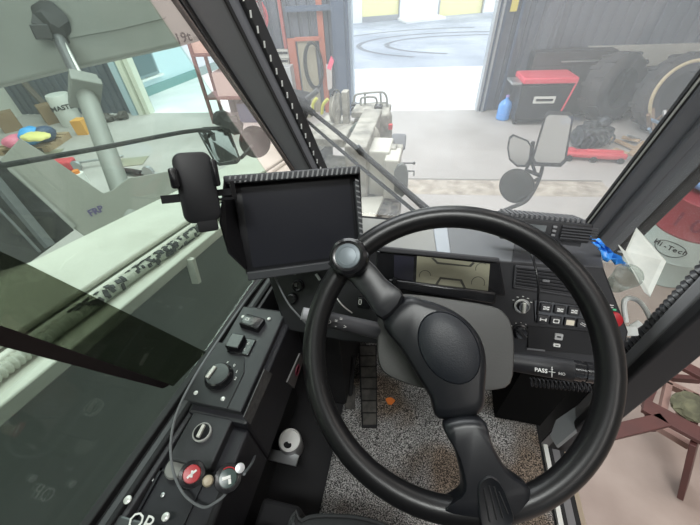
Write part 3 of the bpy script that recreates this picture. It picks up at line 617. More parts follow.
for k in range(15):
    y = mh/2-.014-k*mh/17; prism(bm, [MM @ Vector(q) for q in ((mw/2-.004, y, .0162), (mw/2+.003, y-.003, .0162), (mw/2+.003, y-.006, .0162), (mw/2-.004, y-.003, .0162))], MM.to_3x3() @ Vector((0, 0, .001)))
fin('hood_ribs', bm, mat('rib_white', (.3, .31, .32), .4), mo, smooth=False)
fin('lower_lip', box(B(), (0, -mh/2-.002, .004), (mw, .016, .01), MM), mat('hood_grey', (.06, .063, .07), .45), mo, bev=.002)
fin('mount_arm', tube(B(), [MM @ Vector((.02, -.01, -.03)), MM @ Vector((.03, -.03, -.10)), Vector((-.12, .66, 2.06))], .014, 10), BLKM, mo)
# ================================================================ PHONE HOLDER
PO = at(197, 188, .5); PN = (CAM-PO).normalized(); ptl, ptr, pbr, pbl = [on(*q, PO, PN) for q in ((169, 154), (211, 150), (222, 221), (186, 224))]
PM = frame((ptl+ptr+pbr+pbl)/4, (ptr-ptl)+(pbr-pbl), n=PN); pw, ph = ((ptr-ptl).length+(pbr-pbl).length)/2, ((ptl-pbl).length+(ptr-pbr).length)/2
pho = thing('phone_holder', PM @ Vector((0, -ph/2, -.01)), 'black phone holder clipped to the left edge of the monitor', 'phone holder')
fin('back_plate', rbox(B(), PM, pw, ph, .014, -.016, 0, .003), BLK, pho)
for sx, y0, y1, w_ in ((-1, ph*.02, ph*.30, .012), (1, .0, ph*.38, .010)):
    fin('clamp', rbox(B(), PM @ T(sx*(pw/2+.001), (y0+y1)/2, 0), w_, y1-y0, .004, -.014, .012, .002), BLKG, pho)
fin('clamp_arm', box(B(), (-pw/2-.01, -.012, -.01), (.03, .012, .01), PM), BLKM, pho); 
fin('clamp_arm', box(B(), (pw/2+.012, -.01, -.012), (.03, .010, .008), PM), BLKM, pho)
fin('mount_clip', bx(bx(B(), pw/2+.02, pw/2+.027, -.022, .006, -.02, .0, PM), pw/2+.0, pw/2+.027, -.022, -.018, -.02, 0, PM), BLKG, pho)
fin('foot', rbox(B(), PM @ T(.004, -ph/2-.006, -.006), pw*.55, .018, .004, -.008, .006, .002), BLKM, pho)
# ================================================================ LEFT CONSOLE
co = thing('side_console', (-.33, .1, 1.6), 'dark grey control console with dial, rocker switches and levers below the left window', 'console')
fin('body', bx(bx(B(), -.385, -.262, -.5, .19, 1.80, 1.965), -.385, -.262, .19, .455, 1.80, 1.985), CONS, co, smooth=False, bev=.006)
fin('lower_body', bx(B(), -.385, -.325, -.5, .45, 1.52, 1.80), BLKM, co, smooth=False)
fin('switch_panel', bx(B(), -.384, -.276, .205, .44, 1.98, 2.0), mat('panel_grey', (.034, .035, .04), .5, noise=(40, .3, .7), col2=(.028, .029, .033)), co, smooth=False, bev=.003)
fin('selector_panel', bx(B(), -.372, -.292, .112, .195, 1.96, 1.985), mat('panel_grey', (.055, .057, .064), .5), co, smooth=False, bev=.003)
def cz(px, py, z): return onz(px, py, z)
for px, py in ((243, 317), (269, 319), (196, 393), (223, 399)):
    fin('screw', lathe(B(), [(.0042, 0), (.0042, .0015), (.002, .0025), (.001, .0025)], Matrix.Translation(cz(px, py, 2.001)), 12), CHR, co)
p = cz(252, 322, 2.01); k = fin('rocker_switch', rbox(B(), Matrix.Translation((p.x, p.y, 2.0)) @ Matrix.Rotation(-.15, 4, 'Z'), .050, .032, .004, 0, .014, .003), BLKG, co)
fin('icon', ring_poly(B(), rrect(.009, .007, .001, 1), rrect(.006, .004, .0005, 1), Matrix.Translation((p.x-.012, p.y+.003, 2.0)), .0138, .0145), WMARK, k, smooth=False)
p = cz(241, 345, 2.005); k = fin('rocker_switch', bx(bx(B(), p.x-.024, p.x+.026, p.y-.020, p.y+.020, 2.0, 2.004), p.x-.026, p.x+.004, p.y-.016, p.y+.018, 2.0, 2.018), BLKG, co, bev=.002)
fin('marking', text(text(B(), '0', Matrix.Translation((p.x+.014, p.y+.006, 2.0045)), .008), 'I', Matrix.Translation((p.x+.012, p.y-.008, 2.0045)), .008), WMARK, k, smooth=False)
p = cz(218, 375, 2.01); fin('dial_plate', prism(B(), [Vector((p.x+a, p.y+b_, 2.0)) for a, b_ in ((-.05, -.055), (.045, -.055), (.045, .018), (.03, .05), (.0, .055), (-.02, .075), (-.05, .075))], (0, 0, .0018)), BLK, co, bev=.001)
k = fin('dial', lathe(B(), [(.028, 0), (.028, .004), (.026, .006), (.0245, .014), (.022, .016), (.001, .016)], Matrix.Translation((p.x, p.y, 2.0)), 30), BLKG, co)
fin('pointer', box(B(), (-.012, -.002, .017), (.007, .026, .006), Matrix.Translation((p.x, p.y, 2.0)) @ Matrix.Rotation(-.15, 4, 'Z')), mat('pale_knob', (.6, .6, .55), .4), k, bev=.001)
bm = B()
for a, tx in ((88, 'x'), (58, '0'), (30, '1'), (5, '2')): text(bm, tx, Matrix.Translation((p.x+.034*math.cos(math.radians(a)), p.y+.034*math.sin(math.radians(a)), 2.0025)), .009)
fin('scale_marks', bm, WMARK, co, smooth=False)
p = cz(201, 431, 1.995); k = fin('key_selector', lathe(B(), [(.016, 0), (.0165, .006), (.0145, .008), (.0135, .005), (.001, .005)], Matrix.Translation((p.x, p.y, 1.985)), 28), CHR, co, label='chrome ringed selector')
fin('selector_face', lathe(B(), [(.0138, .004), (.0138, .007), (.001, .0075)], Matrix.Translation((p.x, p.y, 1.985)), 24), BLKG, k)
fin('pointer', box(B(), (0, 0, .010), (.006, .022, .006), Matrix.Translation((p.x, p.y, 1.985)) @ Matrix.Rotation(-.0, 4, 'Z')), mat('pale_knob', (.6, .6, .55), .4), k, bev=.001)
for px, py in ((200, 458), (163, 495), (152, 480)): fin('screw', lathe(B(), [(.0035, 0), (.0035, .0015), (.001, .0025)], Matrix.Translation(cz(px, py, 1.966)), 10), STEEL, co)
# recess tray as a raised rim
bm = B(); ax, ay, bx_, by = -.385, .02, -.30, .10
for r_ in ((ax, ax+.004, ay, by), (bx_-.004, bx_, ay, by), (ax, bx_, by-.004, by), (ax, bx_, ay, ay+.004)): bx(bm, *r_, 1.962, 1.969)
fin('tray_rim', bm, CONS, co, smooth=False)
fin('name_plate', bx(B(), -.405, -.318, -.09, .028, 1.965, 1.985), mat('plate_grey', (.085, .09, .095), .45, .4), co, smooth=False, bev=.003)
fin('marking', text(B(), 'OP', Matrix.Translation(cz(140, 523, 1.9865)), .03, .0004), WMARK, co, smooth=False)
for px, py in ((128, 500), (166, 517)): fin('screw', lathe(B(), [(.006, 0), (.006, .002), (.003, .004), (.001, .004)], Matrix.Translation(cz(px, py, 1.987)), 12), CHR, co)
# stickers on the inner side of the console
bm = prism(B(), [onx(*q, -.2605) for q in ((264, 369), (272, 374), (250, 424), (243, 417))], (.0015, 0, 0)); k = fin('sticker', bm, mat('sticker_grey', (.12, .12, .12), .6, noise=(120, .4, .6), col2=(.08, .08, .08)), co, label='grey sticker with small print')
SP = [onx(*q, -.150) for q in ((299, 353), (303, 358), (293, 388), (286, 382))]
bm = prism(B(), SP, (.002, 0, 0)); k = fin('sticker', bm, mat('sticker_plate', (.07, .065, .065), .6), co, label='grey sticker with a red ring')
c = sum(SP, Vector())/4+Vector((.003, 0, 0)); bm = lathe(B(), [(.0085, 0), (.0085, .0006), (.0065, .0006), (.0065, 0)], frame(c, (0, 1, 0), n=(1, 0, 0)), 20); fin('ring', bm, mat('dull_red', (.25, .03, .06), .6), k)
# levers
def lever(px, py, dp, base, face, label, r=.0165, tilt=(.25, -.2, 1)):
    p = at(px, py, dp); n = (CAM-p).normalized()*.75+Vector(tilt)*.25; n.normalize(); m = frame(p, (1, 0, 0), n=n)
    t = thing('control_lever', base, label, 'lever')
    fin('knob', lathe(B(), [(r*.6, -.035), (r*1.05, -.022), (r*1.15, -.006), (r*1.08, .001), (r*.8, .002), (r*.78, .0), (.001, .0)], m, 28), BLKG, t)
    fin('knob_face', lathe(B(), [(r*.76, .0005), (r*.7, .003), (.001, .004)], m, 28), face, t, label='coloured knob face')
    fin('shaft', tube(B(), [p-n*.02, (p+Vector(base))/2+Vector((.0, -.004, 0)), base], .006, 10, sm=4), BLKM, t); return t, m
t, m = lever(192, 474, .495, (-.33, .085, 1.965), RED, 'black lever with a red faced knob in the console tray')
bm = B(); box(bm, (0, 0, .0045), (.003, .015, .001), m @ Matrix.Rotation(-.6, 4, 'Z')); box(bm, (0, 0, .0045), (.003, .009, .001), m @ Matrix.Rotation(.3, 4, 'Z')); fin('icon', bm, WMARK, t, smooth=False)
p = at(208, 481, .488); fin('thumb_button', lathe(B(), [(.008, -.012), (.008, -.003), (.0058, 0), (.001, .001)], frame(p, (1, 0, 0), n=(CAM-p)), 18), mat('beige_button', (.42, .36, .26), .4), t, label='small beige thumb button')
t, m = lever(228, 478, .505, (-.26, .03, 1.965), mat('green_black', (.02, .05, .045), .25), 'black lever with a dark green faced knob, right of the red one', .018)
bm = B(); box(bm, (-.002, .001, .0045), (.012, .004, .001), m @ Matrix.Rotation(.5, 4, 'Z')); box(bm, (.002, -.005, .0045), (.004, .007, .001), m @ Matrix.Rotation(.5, 4, 'Z')); fin('icon', bm, WMARK, t, smooth=False)
bm = tube(B(), [m @ Vector((.014*math.cos(a), .014*math.sin(a), .003)) for a in [math.radians(60+10*i) for i in range(9)]], .0008, 6); fin('icon', bm, RDM, t, smooth=False)
p = at(240, 468, .505); fin('thumb_button', lathe(B(), [(.0045, -.01), (.007, 0), (.001, .001)], frame(p, (1, 0, 0), n=(CAM-p)), 16), STEEL, t)
p = onz(176, 468, 1.97); tag(fin('grey_cap', lathe(B(), [(.016, -.005), (.018, .0), (.016, .003), (.001, .004)], Matrix.Translation(p+Vector((0, 0, .002))), 28), mat('pale_grey_cap', (.22, .22, .21), .5)), 'pale grey round cap lying in the tray behind the red knob', 'cap')
# gear lever boots right of the console
t = thing('lever_boot', (-.215, .03, 1.75), 'ribbed black rubber boot standing right of the console levers', 'rubber boot')
bm = lathe(B(), [(.05 if k % 2 else .042, .012*k) for k in range(12)] + [(.02, .15), (.014, .16)], Matrix.Translation((-.215, .02, 1.72)), 24); fin('bellows', bm, RUB, t)
fin('housing', bx(B(), -.258, -.17, -.25, .13, 1.52, 1.76), BLKM, t, bev=.01)
# can in its holder
CP = at(289.5, 440, .90)
t = thing('drink_can', CP-Vector((0, 0, .12)), 'opened aluminium drink can standing right of the console', 'can')
CM = frame(CP, (1, 0, 0), n=(.12, -.12, 1)); AL = mat('aluminium', (.8, .8, .78), .35, .2)
fin('body', lathe(B(), [(.024, -.12), (.030, -.11), (.032, -.10), (.032, -.012), (.028, -.004), (.0275, -.003), (.026, -.009)], CM, 32), mat('can_print', (.3, .3, .31), .4, .3), t)
fin('lid', lathe(B(), [(.0275, -.008), (.0285, -.002), (.029, .001), (.0265, .002), (.0255, -.004), (.001, -.004)], CM, 32), AL, t)
fin('opening', lathe(B(), [(.0095, -.004), (.0095, -.0034), (.001, -.0034)], CM @ T(-.002, -.012, 0) @ Matrix.Diagonal((1.15, .85, 1, 1)), 20), BLKM, t)
bm = ring_poly(B(), [(.0075*math.cos(a), .0125*math.sin(a)) for a in [2*math.pi*i/20 for i in range(20)]], [(.0045*math.cos(a), .0055*math.sin(a)+.003) for a in [2*math.pi*i/20 for i in range(20)]], CM @ T(.001, .005, 0), -.003, -.0018); fin('pull_tab', bm, AL, t)
tag(fin('cup_bracket', bx(bx(B(), -.335, -.245, .235, .262, 1.60, 1.606), -.335, -.325, .235, .262, 1.56, 1.606), STEEL), 'small steel bracket beside the drink can', 'bracket')
# cables
CAB = mat('grey_cable', (.17, .18, .19), .5)
tag(fin('cable', tube(B(), [at(271, 270, .64), at(246, 300, .70), at(215, 345, .63), at(194, 378, .585), at(178, 410, .56), at(171, 440, .545), at(173, 470, .53), at(184, 494, .52), at(203, 507, .505), at(219, 500, .50), at(229, 490, .51)], .0021, 8, sm=8), CAB), 'thin grey cable looping from the monitor over the console to the green knob', 'cable')
tag(fin('cable', tube(B(), [at(244, 474, .52), at(252, 463, .60), at(258, 449, .72), at(265, 442, .80), at(270, 446, .87)], .0024, 8, sm=6), CAB), 'short grey cable arching between the green knob and the drink can', 'cable')
tag(fin('cable', tube(B(), [at(272, 270, .64), at(279, 286, .66), at(288, 303, .66), at(298, 315, .655), at(308, 326, .67), at(320, 345, .75)], .0018, 8, sm=6), CAB), 'thin dark cable dropping from the monitor towards the left stalk', 'cable')
tag(fin('cable', tube(B(), [at(330, 287, .64), at(336, 297, .63), at(343, 306, .63), at(352, 313, .64)], .0014, 8, sm=6), WHITE), 'thin white cable behind the upper left part of the steering wheel', 'cable')
# pedals
PD = mat('pedal_rubber', (.075, .07, .062), .75, noise=(40, .4, .6), col2=(.04, .038, .035))
t = thing('pedal', (-.08, .5, 1.52), 'long ribbed treadle pedal with six pads beside the floor mat', 'pedal')
a, b_ = at(368, 345, 1.16), at(369, 428, 1.03); xx = at(379, 385, 1.1)-at(358, 385, 1.1); PMx = frame((a+b_)/2, xx, y=(a-b_).normalized()); Lp = (a-b_).length; w_ = xx.length*.85
fin('arm', prism(B(), [PMx @ Vector(q) for q in ((-w_*.55, Lp/2, -.01), (w_*.55, Lp/2, -.01), (w_*.40, -Lp/2, -.01), (-w_*.40, -Lp/2, -.01))], PMx.to_3x3() @ Vector((0, 0, .012))), BLKM, t, bev=.002)
for k in range(7):
    f = k/7; ww = w_*(.46-.12*f); y1 = Lp*(.48-f*.96); y0 = y1-Lp*.125
    fin('pad', prism(B(), [PMx @ Vector(q) for q in ((-ww, y1, .002), (ww, y1, .002), (ww*.97, y0, .002), (-ww*.97, y0, .002))], PMx.to_3x3() @ Vector((0, 0, .006))), PD, t, bev=.0015)
t = thing('pedal', (-.12, .5, 1.52), 'small square pedal just left of the long treadle pedal', 'pedal')
a = at(350, 397, 1.10); m = frame(a, xx, y=PMx.col[1].to_3d())
fin('pad', rbox(B(), m, .034, .075, .004, 0, .01, .002), PD, t); fin('arm', tube(B(), [a, a+Vector((0, .08, .12))], .008, 8), BLKM, t)
bm = B(); c = onz(390, 402, 1.515)
bm = prism(B(), [c+Vector((.014*math.cos(a)*(1+.25*math.sin(3*a)), .012*math.sin(a), .004)) for a in [2*math.pi*i/12 for i in range(12)]], (.001, .001, .003))
tag(fin('orange_scrap', bm, mat('orange_paper', (.95, .25, .04), .7)), 'bright orange scrap lying on the floor mat by the pedals', 'litter')
# seat
t = thing('driver_seat', (0, -.15, 1.6), 'black seat cushion at the bottom edge of the view', 'seat')
pts = smooth2([(-.15, -.5), (.20, -.5), (.20, -.02), (.15, .05), (.08, .09), (-.01, .108), (-.08, .102), (-.13, .085), (-.15, .04)], 4)
fin('cushion', loft(B(), [[Vector((-.05+(x+.05)*s_, -.2+(y+.2)*s_, z)) for x, y in pts] for s_, z in ((.9, 1.80), (.99, 1.82), (1, 1.85), (1, 1.91), (.985, 1.935), (.95, 1.945), (.6, 1.947))]), mat('seat_fabric', (.035, .035, .038), .9, bump=(600, .5, .001)), t)
fin('pedestal', bx(B(), -.1, .15, -.45, -.1, 1.5, 1.8), BLKM, t)
bm = tube(B(), [Vector((-.05+(x+.05)*1.0, -.2+(y+.2)*1.0, 1.925)) for x, y in pts], .004, 8, closed=True); fin('piping', bm, mat('piping', (.02, .02, .022), .8), t)
# ================================================================ RIGHT CORNER CLUTTER
HB = mat('hose_black', (.04, .04, .043), .3)
ho = fin('cable_conduit', hose(B(), [(.515, .553, 1.74), (.517, .548, 1.83), (.518, .545, 1.95), (.518, .545, 2.12), (.518, .545, 2.4), (.518, .545, 2.9)], .0185, .0135, 8, 16, .3), HB); tag(ho, 'black corrugated conduit running up the right door post', 'conduit')
BAGB = mat('blue_plastic', (.05, .3, .85), .35)
def crumple(name, pts, th, m, label, cat, jit=.006, n=7, seed=1, up=Vector((0, 0, 1))):
    random.seed(seed); a, b_, c, d = [Vector(p) for p in pts]; bm = B(); g = []
    for i in range(n+1):
        for j in range(n+1):
            u, v = i/n, j/n; p = a.lerp(b_, u).lerp(d.lerp(c, u), v); g.append(bm.verts.new(p+Vector([random.uniform(-jit, jit) for _ in range(3)])+up*random.uniform(0, jit*1.5)))
    for i in range(n):
        for j in range(n): k = i*(n+1)+j; bm.faces.new((g[k], g[k+1], g[k+n+2], g[k+n+1]))
    o = fin(name, bm, m, base=sum((Vector(p) for p in pts), Vector())/4); md = o.modifiers.new('s', 'SOLIDIFY'); md.thickness = th; tag(o, label, cat); return o
crumple('plastic_bag', [at(588, 238, .70), at(596, 241, .70), at(628, 268, .68), at(608, 262, .68)], .002, BAGB, 'crumpled bright blue plastic bag at the right end of the dash', 'bag', .006)
t = thing('paper_tray', at(640, 265, .66), 'white folded paper leaflet standing at the right end of the dash', 'leaflet')
TR = mat('tray_white', (.72, .73, .68), .5, noise=(60, .3, .7), col2=(.64, .66, .62))
q0 = [at(636, 228, .74), at(666, 262, .68), at(650, 297, .66), at(625, 252, .70)]
fin('sheet', prism(B(), q0, (.003, .004, -.001)), TR, t, smooth=False); q1 = [at(636, 228, .74), at(625, 252, .70), at(619, 245, .71)]
fin('fold', prism(B(), [at(625, 252, .70), at(650, 297, .66), at(644, 292, .645), at(618, 245, .68)], (.003, .002, -.001)), TR, t, smooth=False)
PLc = glassmat('clear_plastic', (.85, .88, .86), .15, (.9, .95, .93), .12)
p = at(622, 280, .68); t = fin('plastic_cup', lathe(B(), [(.018, -.035), (.024, .03), (.025, .032), (.023, .03), (.0175, -.033), (.001, -.033)], frame(p, (1, 0, 0), n=(-.2, -.5, .9)), 28), PLc); tag(t, 'clear plastic cup between the dash end and the leaflet', 'cup')
t = fin('white_cable', tube(B(), [at(626, 322, .70), at(624, 303, .70), at(630, 298, .70), at(641, 303, .70), at(649, 316, .70), at(653, 328, .71)], .005, 10, sm=6), WHITE); tag(t, 'thick white cable looped beside the red button', 'cable')
t = fin('white_connector', rbox(rbox(B(), facing(at(631, 331, .69), (1, .2, 0)), .022, .02, .003, -.012, .006, .002), facing(at(636, 325, .69), (1, .8, 0)), .02, .012, .002, -.01, .008, .002), WHITE); tag(t, 'white plastic connector at the end of the white cable', 'connector')
t = fin('hinge_bracket', prism(B(), [at(550, 436, .95), at(556, 420, .96), at(588, 398, .93), at(592, 408, .92), at(590, 418, .91), at(556, 446, .93)], (.01, .0, -.012)), mat('bracket_grey', (.15, .16, .165), .5)); tag(t, 'grey steel bracket low at the door opening, behind the wheel rim', 'bracket')
# ================================================================ WIPER
t = thing('windscreen_wiper', ws(424, 214, .05), 'black twin arm windscreen wiper crossing the windscreen behind the monitor', 'wiper')
fin('arm', tube(B(), [ws(312, 112, .05), ws(360, 151, .05), ws(432, 214, .05)], lambda f: .005+.008*f**2, 8, sm=5), BLKM, t)
fin('link_rod', tube(B(), [ws(299, 114, .055), ws(350, 158, .055), ws(420, 216, .055)], lambda f: .0035+.003*f, 8, sm=5), BLKM, t)
fin('arm_joint', cyl(B(), ws(357, 147, .04), ws(362, 153, .04), .009), BLKG, t)
fin('blade_head', box(box(B(), (0, 0, 0), (.06, .035, .04), frame(ws(298, 100, .07), (1, 0, -.2), n=WSN)), (.01, .02, 0), (.03, .05, .03), frame(ws(298, 100, .07), (1, 0, -.2), n=WSN)), BLKM, t, bev=.006)
fin('blade', tube(B(), [ws(262, 48, .055), ws(285, 88, .055), ws(298, 100, .05), ws(314, 114, .05)], .008, 8), RUB, t)
fin('blade_end', tube(B(), [ws(306, 100, .06), ws(318, 90, .06)], .006, 8), GREY, t)
# ================================================================ THINGS AROUND THE CRANE
def pb(bm, x0, y0, x1, y1, Y, th):
    a, b_ = ony(x0, y0, Y), ony(x1, y1, Y); return bx(bm, min(a.x, b_.x), max(a.x, b_.x), Y, Y+th, min(a.z, b_.z), max(a.z, b_.z))
def ppoly(bm, px, p, n, th):
    n = Vector(n).normalized(); return prism(bm, [on(*q, p, n) for q in px], -n*th)
# --- crane superstructure on the left
HAZ = mat('pale_hull', (.29, .3, .285), .55, noise=(2, .3, .7), col2=(.23, .24, .225)); HAZ2 = mat('frame_hull', (.27, .275, .25), .55, noise=(2, .3, .7), col2=(.22, .225, .2))
UP = at(100, 40, 2.8); UN = Vector((.45, -.85, .2))
t = thing('crane_head_section', UP, 'large pale crane section marked 19t hanging over the top left', 'crane section')
fin('plate', ppoly(B(), [(-90, -120), (120, -140), (208, 36), (172, 46), (82, 66), (54, 72), (14, 82), (-50, 98)], UP, UN, .22), HAZ, t, smooth=False, bev=.02)
fin('weld_seam', ppoly(B(), [(70, 36), (120, 27), (165, 16), (165, 18), (120, 29), (70, 38)], UP+UN.normalized()*.012, UN, .012), HAZ, t)
m = frame(on(183, 38, UP+UN.normalized()*.004, UN), on(190, 36.5, UP, UN)-on(176, 39.5, UP, UN), n=UN); fin('marking', text(B(), '19t', m, .105, .001, bold=.002), BLKM, t, smooth=False)
t = thing('lifting_cylinder', at(132, 222, 2.3), 'pale leaning hydraulic lifting cylinder with bright rod left of the windscreen pillar', 'hydraulic cylinder')
cb, ct, rt = at(134, 225, 2.3), at(85, 92, 2.62), at(56, 32, 2.72)
fin('barrel', cyl(B(), cb, ct, .066, .068, 28), HAZ, t); dd = (ct-cb).normalized(); m = frame(ct, dd.cross(Vector((0, 1, 0))), n=dd)
fin('collar', box(box(B(), (0, 0, -.01), (.27, .2, .07), m), (0, 0, .06), (.24, .18, .06), m), HAZ, t, smooth=False, bev=.01)
fin('rod', cyl(B(), ct, rt, .045, None, 24), mat('dark_sleeve', (.12, .12, .13), .4), t); o_ = Vector((.05, 0, .02)); fin('rod', cyl(B(), ct+o_, rt+o_*.5, .014), CHR, t, label='thin bright rod')
random.seed(5); bm = B()
ico(bm, at(52, 24, 2.7), .15, 2, .03, (1, .7, 1)); fin('clevis', bm, mat('greasy_black', (.045, .045, .05), .6), t)
fin('clevis_lug', box(B(), (0, 0, 0), (.12, .1, .1), facing(at(42, 32, 2.62), (1, 0, 0))), mat('greasy_black', (.045, .045, .05), .6), t, bev=.01)
SPt = at(95, 195, 2.15); SN = (CAM-SPt).normalized()+Vector((.2, 0, .2))
t = thing('crane_side_frame', at(60, 240, 2.2), 'grey beige crane frame plate over a dark engine bay, left of the boom', 'crane frame')
fin('plate', ppoly(B(), [(0, 160), (9, 150), (20, 138), (55, 160), (103, 193), (112, 190), (128, 178), (175, 170), (190, 215), (90, 240), (72, 227), (9, 171)], SPt, SN, .03), HAZ2, t, smooth=False, bev=.006)
fin('edge_strip', ppoly(B(), [(9, 169), (12, 168), (76, 226), (73, 229)], SPt+SN.normalized()*.02, SN, .03), HAZ, t, smooth=False)
fin('engine_bay', ppoly(B(), [(-60, 110), (9, 168), (74, 230), (30, 262), (-60, 290)], SPt-SN.normalized()*.15, SN, .05), mat('bay_black', (.02, .02, .022), .8, noise=(14, .45, .6), col2=(.035, .035, .035)), t, smooth=False)
fin('diagonal_strut', tube(B(), [on(-30, 150, SPt-SN.normalized()*.06, SN), on(50, 246, SPt-SN.normalized()*.06, SN)], .032, 4), mat('strut_grey', (.13, .14, .15), .5), t, smooth=False)
fin('cable', tube(B(), [on(-20, 190, SPt-SN.normalized()*.05, SN), on(12, 222, SPt-SN.normalized()*.04, SN), on(40, 252, SPt-SN.normalized()*.05, SN)], .008, 8, sm=5), mat('strut_grey', (.13, .14, .15), .5), t)
m = frame(on(96, 211, SPt+SN.normalized()*.003, SN), on(104, 208, SPt, SN)-on(88, 215, SPt, SN), n=SN); fin('marking', text(B(), 'FRP', m, .055, .0008, bold=.002), mat('purple_ink', (.08, .06, .16), .6), t, smooth=False)
# --- left outside mirrors
t = thing('outside_mirror', at(218, 148, 1.5), 'rectangular outside mirror on a long black bar beyond the left window', 'mirror')
mp = [at(197, 131, 1.5), at(203, 127, 1.5), at(225, 126, 1.52), at(230, 130, 1.52), at(241, 160, 1.45), at(237, 164, 1.45), at(219, 166, 1.44), at(214, 162, 1.44)]
mn = (CAM-at(218, 148, 1.5)).normalized(); fin('housing', prism(B(), mp, -mn*.04), BLKM, t, bev=.006)
c = sum(mp, Vector())/8; fin('mirror_glass', prism(B(), [c+(q-c)*.86+mn*.002 for q in mp], mn*.003), mat('mirror_grey', (.08, .085, .085), .15, 1), t, smooth=False)
fin('bar', tube(B(), [at(-60, 175, .95), at(0, 166, 1.0), at(100, 148, 1.2), at(200, 130, 1.45), at(215, 140, 1.52)], .0085, 10, sm=4), BLKM, t)
fin('joint', ico(ico(B(), at(222, 119, 1.5), .045, 2, .01, (1, .7, .7)), at(232, 125, 1.5), .055, 2, .012, (1, .6, .7)), BLKM, t)
t = thing('outside_mirror', at(248, 150, 1.6), 'round outside mirror beside the left windscreen pillar', 'mirror')
c = at(255, 142, 1.65); m = frame(c, (1, 0, 0), n=CAM-c); fin('housing', lathe(B(), [(.03, -.05), (.072, -.02), (.076, 0), (.07, .004)], m, 30), BLKM, t); fin('mirror_glass', lathe(B(), [(.069, .003), (.001, .004)], m, 30), mat('mirror_pale', (.4, .4, .38), .12, .9), t)
fin('bracket', tube(B(), [at(241, 158, 1.52), at(246, 153, 1.56), at(252, 146, 1.6)], .008, 8), BLKM, t)
# --- boom head and carrier front
t = thing('boom_head', at(330, 150, 3.2), 'cream boom head with rope sheave, steel post and grab rails in front of the windscreen', 'boom head')
fin('post', pb(pb(B(), 341, 92, 349, 131, 3.5, .1), 340, 125, 352, 133, 3.46, .15), CREAMW, t, smooth=False, bev=.008)
c = ony(336, 108, 3.45); m = frame(c, (0, 1, 0), n=(1, -.12, 0))
fin('sheave', lathe(B(), [(.135, -.022), (.145, -.02), (.12, -.008), (.12, .008), (.145, .02), (.135, .022), (.05, .022), (.03, .035), (.001, .035)], m, 32), CREAMW, t)
fin('rope_guard', tube(B(), [m @ Vector((.165*math.cos(a), .165*math.sin(a), 0)) for a in [math.radians(-80+18*i) for i in range(12)]], .012, 8), BLKG, t)
fin('bracket', pb(pb(B(), 333, 110, 339, 128, 3.38, .1), 318, 126, 342, 131, 3.4, .35), CREAMW, t, smooth=False, bev=.006)
fin('top_plate', pb(pb(B(), 306, 138, 345, 148, 3.0, .4), 296, 111, 311, 118, 3.7, .2), CREAMW, t, smooth=False, bev=.01)
for k, P in enumerate((((354, 103), (355, 96), (361, 93.5), (380, 92), (385, 94), (387, 100), (387, 114)), ((361, 108), (361, 99), (366, 97), (375, 97.5), (377, 103), (377, 112)), ((365, 94), (365, 112)), ((380.5, 93), (381, 104)), ((352, 104.5), (387, 102.5)))):
    fin('grab_rail', tube(B(), [ony(*q, 3.7+.03*k) for q in P], .012, 8, sm=4 if len(P) > 2 else 0), mat('rail_grey', (.3, .31, .29), .5, .3), t)
fin('cross_bar', pb(B(), 351, 104, 361, 107, 3.75, .06), BLKG, t); fin('cross_bar', pb(B(), 351, 109, 366, 111.5, 3.7, .06), BLKG, t)
fin('latch', pb(B(), 374, 106, 382, 110.5, 3.6, .08), BLKG, t, bev=.01)
fin('end_plate', prism(B(), [ony(*q, 3.3) for q in ((376, 124), (378, 118), (383, 114), (389, 114), (391, 120), (391, 150), (377, 150))], (0, .12, 0)), CREAMW, t, bev=.02)
fin('upper_beam', pb(pb(B(), 351, 112, 388, 119, 3.5, .3), 354, 119, 378, 132, 3.6, .2), CREAMW, t, smooth=False, bev=.01)
fin('side_panel', prism(B(), [ony(*q, 3.1) for q in ((353, 133), (364, 127), (377, 126), (377, 152), (356, 150))], (0, .1, 0)), CREAMW, t, bev=.02)
fin('dark_hose', tube(B(), [ony(*q, 3.25) for q in ((351, 131), (354, 127), (360, 123), (370, 121), (378, 117))], .022, 10, sm=5), mat('green_hose', (.1, .13, .11), .5), t)
fin('dome_cover', ico(B(), ony(372, 138, 2.95), .1, 3, .0, (.75, .6, 1.1)), CREAMW, t)
fin('red_marker', pb(B(), 388.5, 125, 392, 130, 3.25, .04), RDM, t)
yh = mat('yellow_hose', (.55, .55, .1), .5)
for P in (((313, 114), (313, 104), (317, 98)), ((322, 114), (323, 105), (328, 99))): fin('yellow_hose', tube(B(), [ony(*q, 3.8) for q in P], .018, 8, sm=5), yh, t)
t = thing('carrier_body', (-.9, 2.6, .5), 'worn cream crane carrier front with stepped boxes below the boom head', 'carrier body')
fin('chassis', prism(B(), [Vector(q) for q in ((-1.5, 1.4, .95), (-.36, 1.4, .95), (-.42, 3.5, .95), (-1.5, 3.5, .95))], (0, 0, -.6)), CREAMW, t, smooth=False, bev=.02)
fin('rear_box', pb(B(), 344, 146, 367, 200, 2.5, .9), CREAMW, t, smooth=False, bev=.015)
fin('step_box', pb(B(), 368, 151, 388, 196, 2.6, .3), CREAM, t, smooth=False, bev=.015)
fin('step_box', pb(B(), 384, 160, 397, 200, 2.5, .25), CREAM, t, smooth=False, bev=.015)
fin('lamp_mount', pb(pb(B(), 389, 148, 396, 153, 2.7, .1), 372, 147, 402, 156, 2.8, .2), CREAMW, t, smooth=False, bev=.008)
fin('shelf', prism(B(), [onz(*q, 1.05) for q in ((362, 197), (384, 196), (372, 224), (352, 226))], (0, 0, -.04)), CREAM, t, bev=.004)
fin('side_rod', tube(B(), [onz(398, 196, .8), onz(390, 214, .8), onz(384, 228, .8)], .008, 8), BLKG, t)
